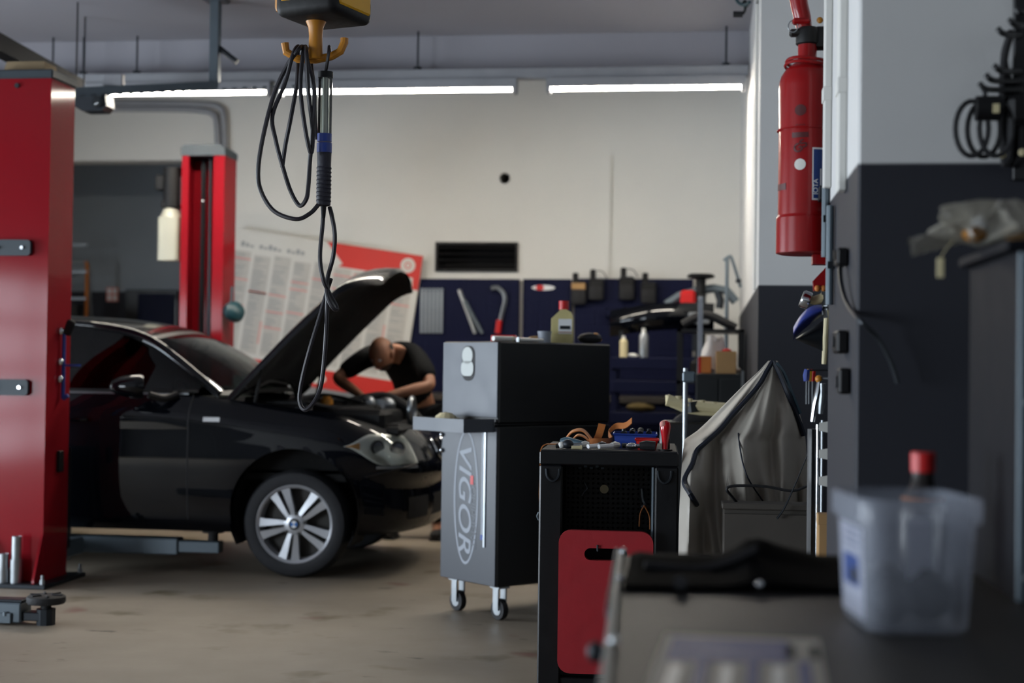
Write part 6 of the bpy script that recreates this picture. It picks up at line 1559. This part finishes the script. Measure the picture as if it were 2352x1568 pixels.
# ================================================================== workbench in the foreground
ZB = .87
L0, L1 = PH(1432, 1275, ZB), PH(1403, 1560, ZB)
rzb = math.atan2(-(L0.x-L1.x), L0.y-L1.y)
fb = thing('work_table', 'dark steel work table with a raised left rim in the foreground', 'table', (L0.x, L0.y, 0), rzb)
mat('table_dark', '2A2826', 0.5, var=0.3, scale=2.5, spec=0.3)
BW, BD = 1.55, 1.9
MB().bb((0, -BD, ZB-.04), (BW, 0, ZB), .003).build('table_top', 'table_dark', fb)
rim = MB().bb((-.012, -BD, ZB-.05), (-.0005, 0, ZB+.012), .002).build('side_rim', 'grey_steel', fb)
for k in range(16): MB().box((-.014, -.03-k*.045, ZB+.004), (.006, .028, .026), .002).build('rim_notch', 'dark_steel', rim)
for y in (-.04, -.42, -1.0): MB().ball((.0, y, ZB+.012), .008, 10).build('rim_screw', 'chrome', rim)
for x in (.03, BW-.08):
    for y in (-.08, -BD+.03): MB().bb((x, y, 0), (x+.05, y+.05, ZB-.041)).build('leg', 'black_paint', fb)
MB().bb((.03, -BD+.05, .2), (BW-.05, -.05, .23)).build('under_shelf', 'black_paint', fb)
MB().bb((.01, -BD+.05, .25), (.02, -.1, ZB-.05)).build('side_panel', 'black_paint', fb)
p = PZ(1398, 1490, 2.12)
t = thing('clamp_lever', 'small lever with a round knob at the table rim', 'lever', p)
MB().tube([Vector((.03, 0, .012)), Vector((.0, 0, .0)), PZ(1378, 1498, 2.1)-p], [.010, .008, .007], 8).build('arm', 'dark_steel', t); MB().ball(PZ(1368, 1497, 2.1)-p, .013, 12, (1, 1, 1.2)).build('knob', 'dark_steel', t)
# black moulded car part lying at the back
p = PH(1690, 1345, ZB)
t = thing('car_subframe', 'black moulded car part with a raised hump lying on the work table', 'car part', p)
prof_ = [(1450, 1290), (1464, 1270), (1560, 1283), (1640, 1280), (1685, 1262), (1712, 1243), (1745, 1240), (1800, 1258), (1870, 1276), (1945, 1290)]
Zp = 2.72
def sub(u, v):
    k = u*(len(prof_)-1); i = min(len(prof_)-2, int(k)); f = k-i
    x = prof_[i][0]*(1-f)+prof_[i+1][0]*f; y = prof_[i][1]*(1-f)+prof_[i+1][1]*f
    top = PZ(x, y, Zp)-p; a = v*2*math.pi
    hh = max(.03, top.z)
    prf = [(0, 0), (-.30, 0), (-.30, .30), (-.22, .55), (-.10, .75), (-.06, 1.0), (.02, 1.0), (.05, .6), (.05, 0)]
    q_ = prf[int(round(v*8))]
    return Vector((top.x, top.y+q_[0]*.85, .002+hh*q_[1]))
mat('moulding_black', '060607', 0.8, spec=0.03)
MB().grid(sub, 60, 9).build('moulding', 'moulding_black', t, ang=40)
MB().cyl(PZ(1563, 1338, 2.44)-p, PZ(1563, 1338, 2.47)-p, .012, n=14).build('hole_disc', 'black_rubber', t)  # dark disc added in place of a bolt hole, nothing is cut here
MB().tube([PZ(x, y, 2.6)-p for x, y in ((1480, 1300), (1600, 1310), (1680, 1290), (1740, 1262))], .010, 8, smooth=4).build('rib', 'black_plastic', t)
MB().ball(PZ(1745, 1343, 2.44)-p, .008, 8).build('bolt', 'chrome', t)
# printed packet
p = PH(1690, 1540, ZB+.001)
t = thing('printed_packet', 'flat packet with a violet-blue band and pale lettering on the work table', 'packet', p, rzb)
mat('packet_blue', '42467A', 0.5); mat('packet_pale', 'AAA498', 0.6)
C4 = [PH(x, y, ZB+.001)-p for x, y in ((1528, 1478), (1882, 1492), (1905, 1640), (1470, 1640))]
Mi = Matrix.Rotation(-rzb, 4, 'Z'); C4 = [Mi @ c for c in C4]
def pk(u, v, z): return C4[3].lerp(C4[2], u).lerp(C4[0].lerp(C4[1], u), v)+Vector((0, 0, z))
def slab(u0, u1, v0, v1, z0, z1, m_, nm):
    vs = [pk(u, v, z) for z in (z0, z1) for u, v in ((u0, v0), (u1, v0), (u1, v1), (u0, v1))]
    return MB().add(vs, [(0, 3, 2, 1), (4, 5, 6, 7), (0, 1, 5, 4), (1, 2, 6, 5), (2, 3, 7, 6), (3, 0, 4, 7)]).build(nm, m_, t)
slab(0, 1, 0, 1, 0, .014, 'packet_pale', 'packet'); slab(.06, .80, .55, .93, .0142, .0148, 'packet_blue', 'blue_band')
for k in range(6): slab(.10+k*.15, .10+k*.15+.07, .05, .48+.1*(k % 2), .0142, .0150, 'packet_blue' if k % 2 else 'white_plastic', 'letter_stroke')
for u in (.78, .93): slab(u, u+.05, .62, .85, .0149, .0155, 'void_black', 'dark_dot')
# clear bucket
cloudy('bucket_plastic', 'A9AFBC', 0.42, 0.25)
mat('bucket_label', 'B6B8C8', 0.5)
pB = PH(1996, 1455, ZB+.001)
bk = thing('clear_bucket', 'milky plastic bucket with a printed white label on the work table', 'bucket', pB, R(8))
WB, DB, HB_ = .152, .20, .19
def ring(s, z, r=.03): return [Vector((x+WB/2, y+DB/2, z)) for x, y in rrect(WB*s, DB*s, r, 5)]
def shell(levels, m_, nm, par=bk):
    n = len(ring(1, 0)); mb = MB(); vs = []; fs = []
    for s, z in levels: vs += ring(s, z)
    for k in range(len(levels)-1):
        for i in range(n): j = (i+1) % n; fs.append((k*n+i, k*n+j, (k+1)*n+j, (k+1)*n+i))
    fs.append(tuple(range(n))[::-1]); return mb.add(vs, fs).build(nm, m_, par, ang=40)
shell([(.94, 0), (.96, .004), (1.06, HB_-.035)], 'bucket_plastic', 'wall')
rim_ = MB(); n_ = len(ring(1, 0)); lv = [(1.06, HB_-.035), (1.16, HB_-.035), (1.17, HB_-.005), (1.15, HB_), (1.08, HB_)]
vs = []; fs = []
for s, z in lv: vs += ring(s, z, .035)
for k in range(len(lv)-1):
    for i in range(n_): j = (i+1) % n_; fs.append((k*n_+i, k*n_+j, (k+1)*n_+j, (k+1)*n_+i))
rim_.add(vs, fs).build('rim', 'bucket_plastic', bk, ang=40)
def side(y0, y1, z0, z1, off, m_, nm):
    xs = lambda z: WB/2-WB/2*(.945+.105*z/HB_)-off
    return MB().add([(xs(z0), y0, z0), (xs(z0), y1, z0), (xs(z1), y1, z1), (xs(z1), y0, z1)], [(0, 1, 2, 3)]).build(nm, m_, bk)
side(.035, DB-.03, .012, HB_-.045, .001, 'bucket_label', 'label_sheet')
side(.06, DB-.05, .055, .10, .0018, 'label_blue', 'label_picture'); side(.07, .11, .06, .082, .0024, 'dark_green', 'label_figure')
for k in range(3): side(.05, DB-.06, .115+.010*k, .118+.010*k, .0018, 'packet_blue', 'label_line')
def frontp(x0, x1, z0, z1, off, m_, nm, back=False):
    ys = (lambda z: DB/2+DB/2*(.945+.105*z/HB_)+off) if back else (lambda z: DB/2-DB/2*(.945+.105*z/HB_)-off)
    return MB().add([(x0, ys(z0), z0), (x1, ys(z0), z0), (x1, ys(z1), z1), (x0, ys(z1), z1)], [(0, 1, 2, 3)]).build(nm, m_, bk)
frontp(.105, .143, .03, HB_-.045, -.012, 'bucket_label', 'back_label', True)
for k, (x, y, z, r_) in enumerate(((.045, .055, .035, .031), (.105, .08, .045, .036), (.06, .14, .035, .036))):
    t = thing('rubber_lump', 'dark rubber lump lying inside the milky bucket', 'rubber part', Matrix.Translation(pB) @ Matrix.Rotation(R(8), 4, 'Z') @ Vector((x, y, .006)), 0, 'dark lumps inside the bucket')
    MB().ball((0, 0, r_*.98), r_, 14, (1.0, .95, .98)).build('lump', 'black_rubber', t); MB().cyl((0, 0, r_*1.8), (.0, 0, r_*2.1), r_*.3, n=10).build('stub', 'black_rubber', t)
# dark bottle with red cap behind the bucket
pb2 = PH(2118, 1340, ZB+.001)
t = thing('dark_bottle', 'dark bottle with a red screw cap behind the milky bucket', 'bottle', pb2)
zt_ = PZ(2118, 1038, (pb2-CAMP).dot(_f)).z-pb2.z
mat('bottle_dark', '1A1512', 0.3)
MB().lathe([(.035, 0), (.042, .005), (.042, zt_-.11), (.036, zt_-.085), (.020, zt_-.055), (.017, zt_-.03)], 24).build('bottle_body', 'bottle_dark', t); MB().lathe([(.021, zt_-.035), (.0215, zt_-.002), (.019, zt_), (0, zt_)], 20).build('cap', 'red_plastic', t)
MB().lathe([(.0365, zt_-.083), (.0375, zt_-.081), (.0365, zt_-.079)], 24, cap=False).build('orange_ring', 'orange_leather', t)
# steel locker standing on the table, with a plastic bag on it
c0 = PZ(2338, 552, 2.42); c1 = PZ(2200, 592, 2.86)
lk_ = thing('steel_locker', 'dark blue-grey steel locker standing on the right of the work table', 'locker', (c0.x, c0.y, ZB+.001), R(1))
mat('locker_blue', '0D0F16', 0.6, spec=0.15)
hz_ = c0.z-ZB; dp = .40
MB().bb((0, .0, 0), (.012, dp, hz_-.02)).build('side_sheet', 'locker_blue', lk_); MB().bb((-.02, -.01, hz_-.018), (.5, dp+.01, hz_), .003).build('top_sheet', 'locker_blue', lk_)
MB().bb((.013, dp-.01, 0), (.5, dp, hz_-.02)).build('rear_sheet', 'black_paint', lk_); MB().bb((.488, .0, 0), (.5, dp-.011, hz_-.02)).build('side_sheet', 'locker_blue', lk_)
MB().bb((.0, -.012, 0), (.03, -.0005, hz_-.02), .002).build('door_stile', 'grey_steel', lk_); MB().bb((.032, -.012, .01), (.488, -.0005, hz_-.03), .002).build('locker_door', 'black_paint', lk_)
for z in (.04, hz_*.55): MB().ball((.015, -.014, z), .006, 8).build('rivet', 'zinc', lk_)
cloudy('bag_clear', 'A8A498', 0.55, 0.2)
mb = MB(); random.seed(4)
pbg = PZ(2260, 575, 2.70)
t = thing('plastic_bag', 'crumpled clear plastic bag of small parts lying on the steel locker', 'bag', (pbg.x+.03, pbg.y, c0.z+.012))
def bag(u, v):
    th = 2*math.pi*u; k = math.sin(math.pi*v); n = .75+.28*math.sin(5*th+3*v)*math.cos(3*th-7*v)+.12*math.sin(11*th+9*v)
    return Vector((.115*k*math.cos(th)*n-.04*(1-v), .10*k*math.sin(th)*n, max(-.008, .085*(v)+.035*math.sin(7*th)*k*v)+.0))
MB().grid(bag, 44, 16, wrap=True).build('film', 'bag_clear', t, ang=15)
MB().grid(lambda u, v: Vector((-.06-.10*v, -.05+.10*u, .03-.03*v+.02*math.sin(6*u+3*v))), 10, 6).build('film_flap', 'bag_clear', t, ang=15)
for k, m_ in enumerate(('ochre_plastic', 'zinc', 'cardboard', 'cream', 'dark_steel')): MB().ball((-.05+.035*k, -.02+.02*(k % 2), .022), .018, 10, (1.3, 1, .8)).build('small_part', m_, t)
t2 = PZ(2160, 615, 2.72); 
MB().grid(lambda u, v: Vector((.03+.10*v+.05*u*v, .06-.10*u, .03+.10*v+.03*math.sin(5*u+4*v))), 10, 8).build('film_flap', 'bag_clear', t, ang=15)
lt = thing('paper_tag', 'small cream tag hanging from the plastic bag on the locker', 'tag', t2)
MB().box((0, 0, 0), (.013, .002, .036), .0008).build('tag_card', 'cream', lt); MB().tube([(0, 0, .018), (.01, 0, .035), Vector((t.location.x-.08, t.location.y-.02, t.location.z+.02))-t2], .001, 5).build('string', 'cream', lt)
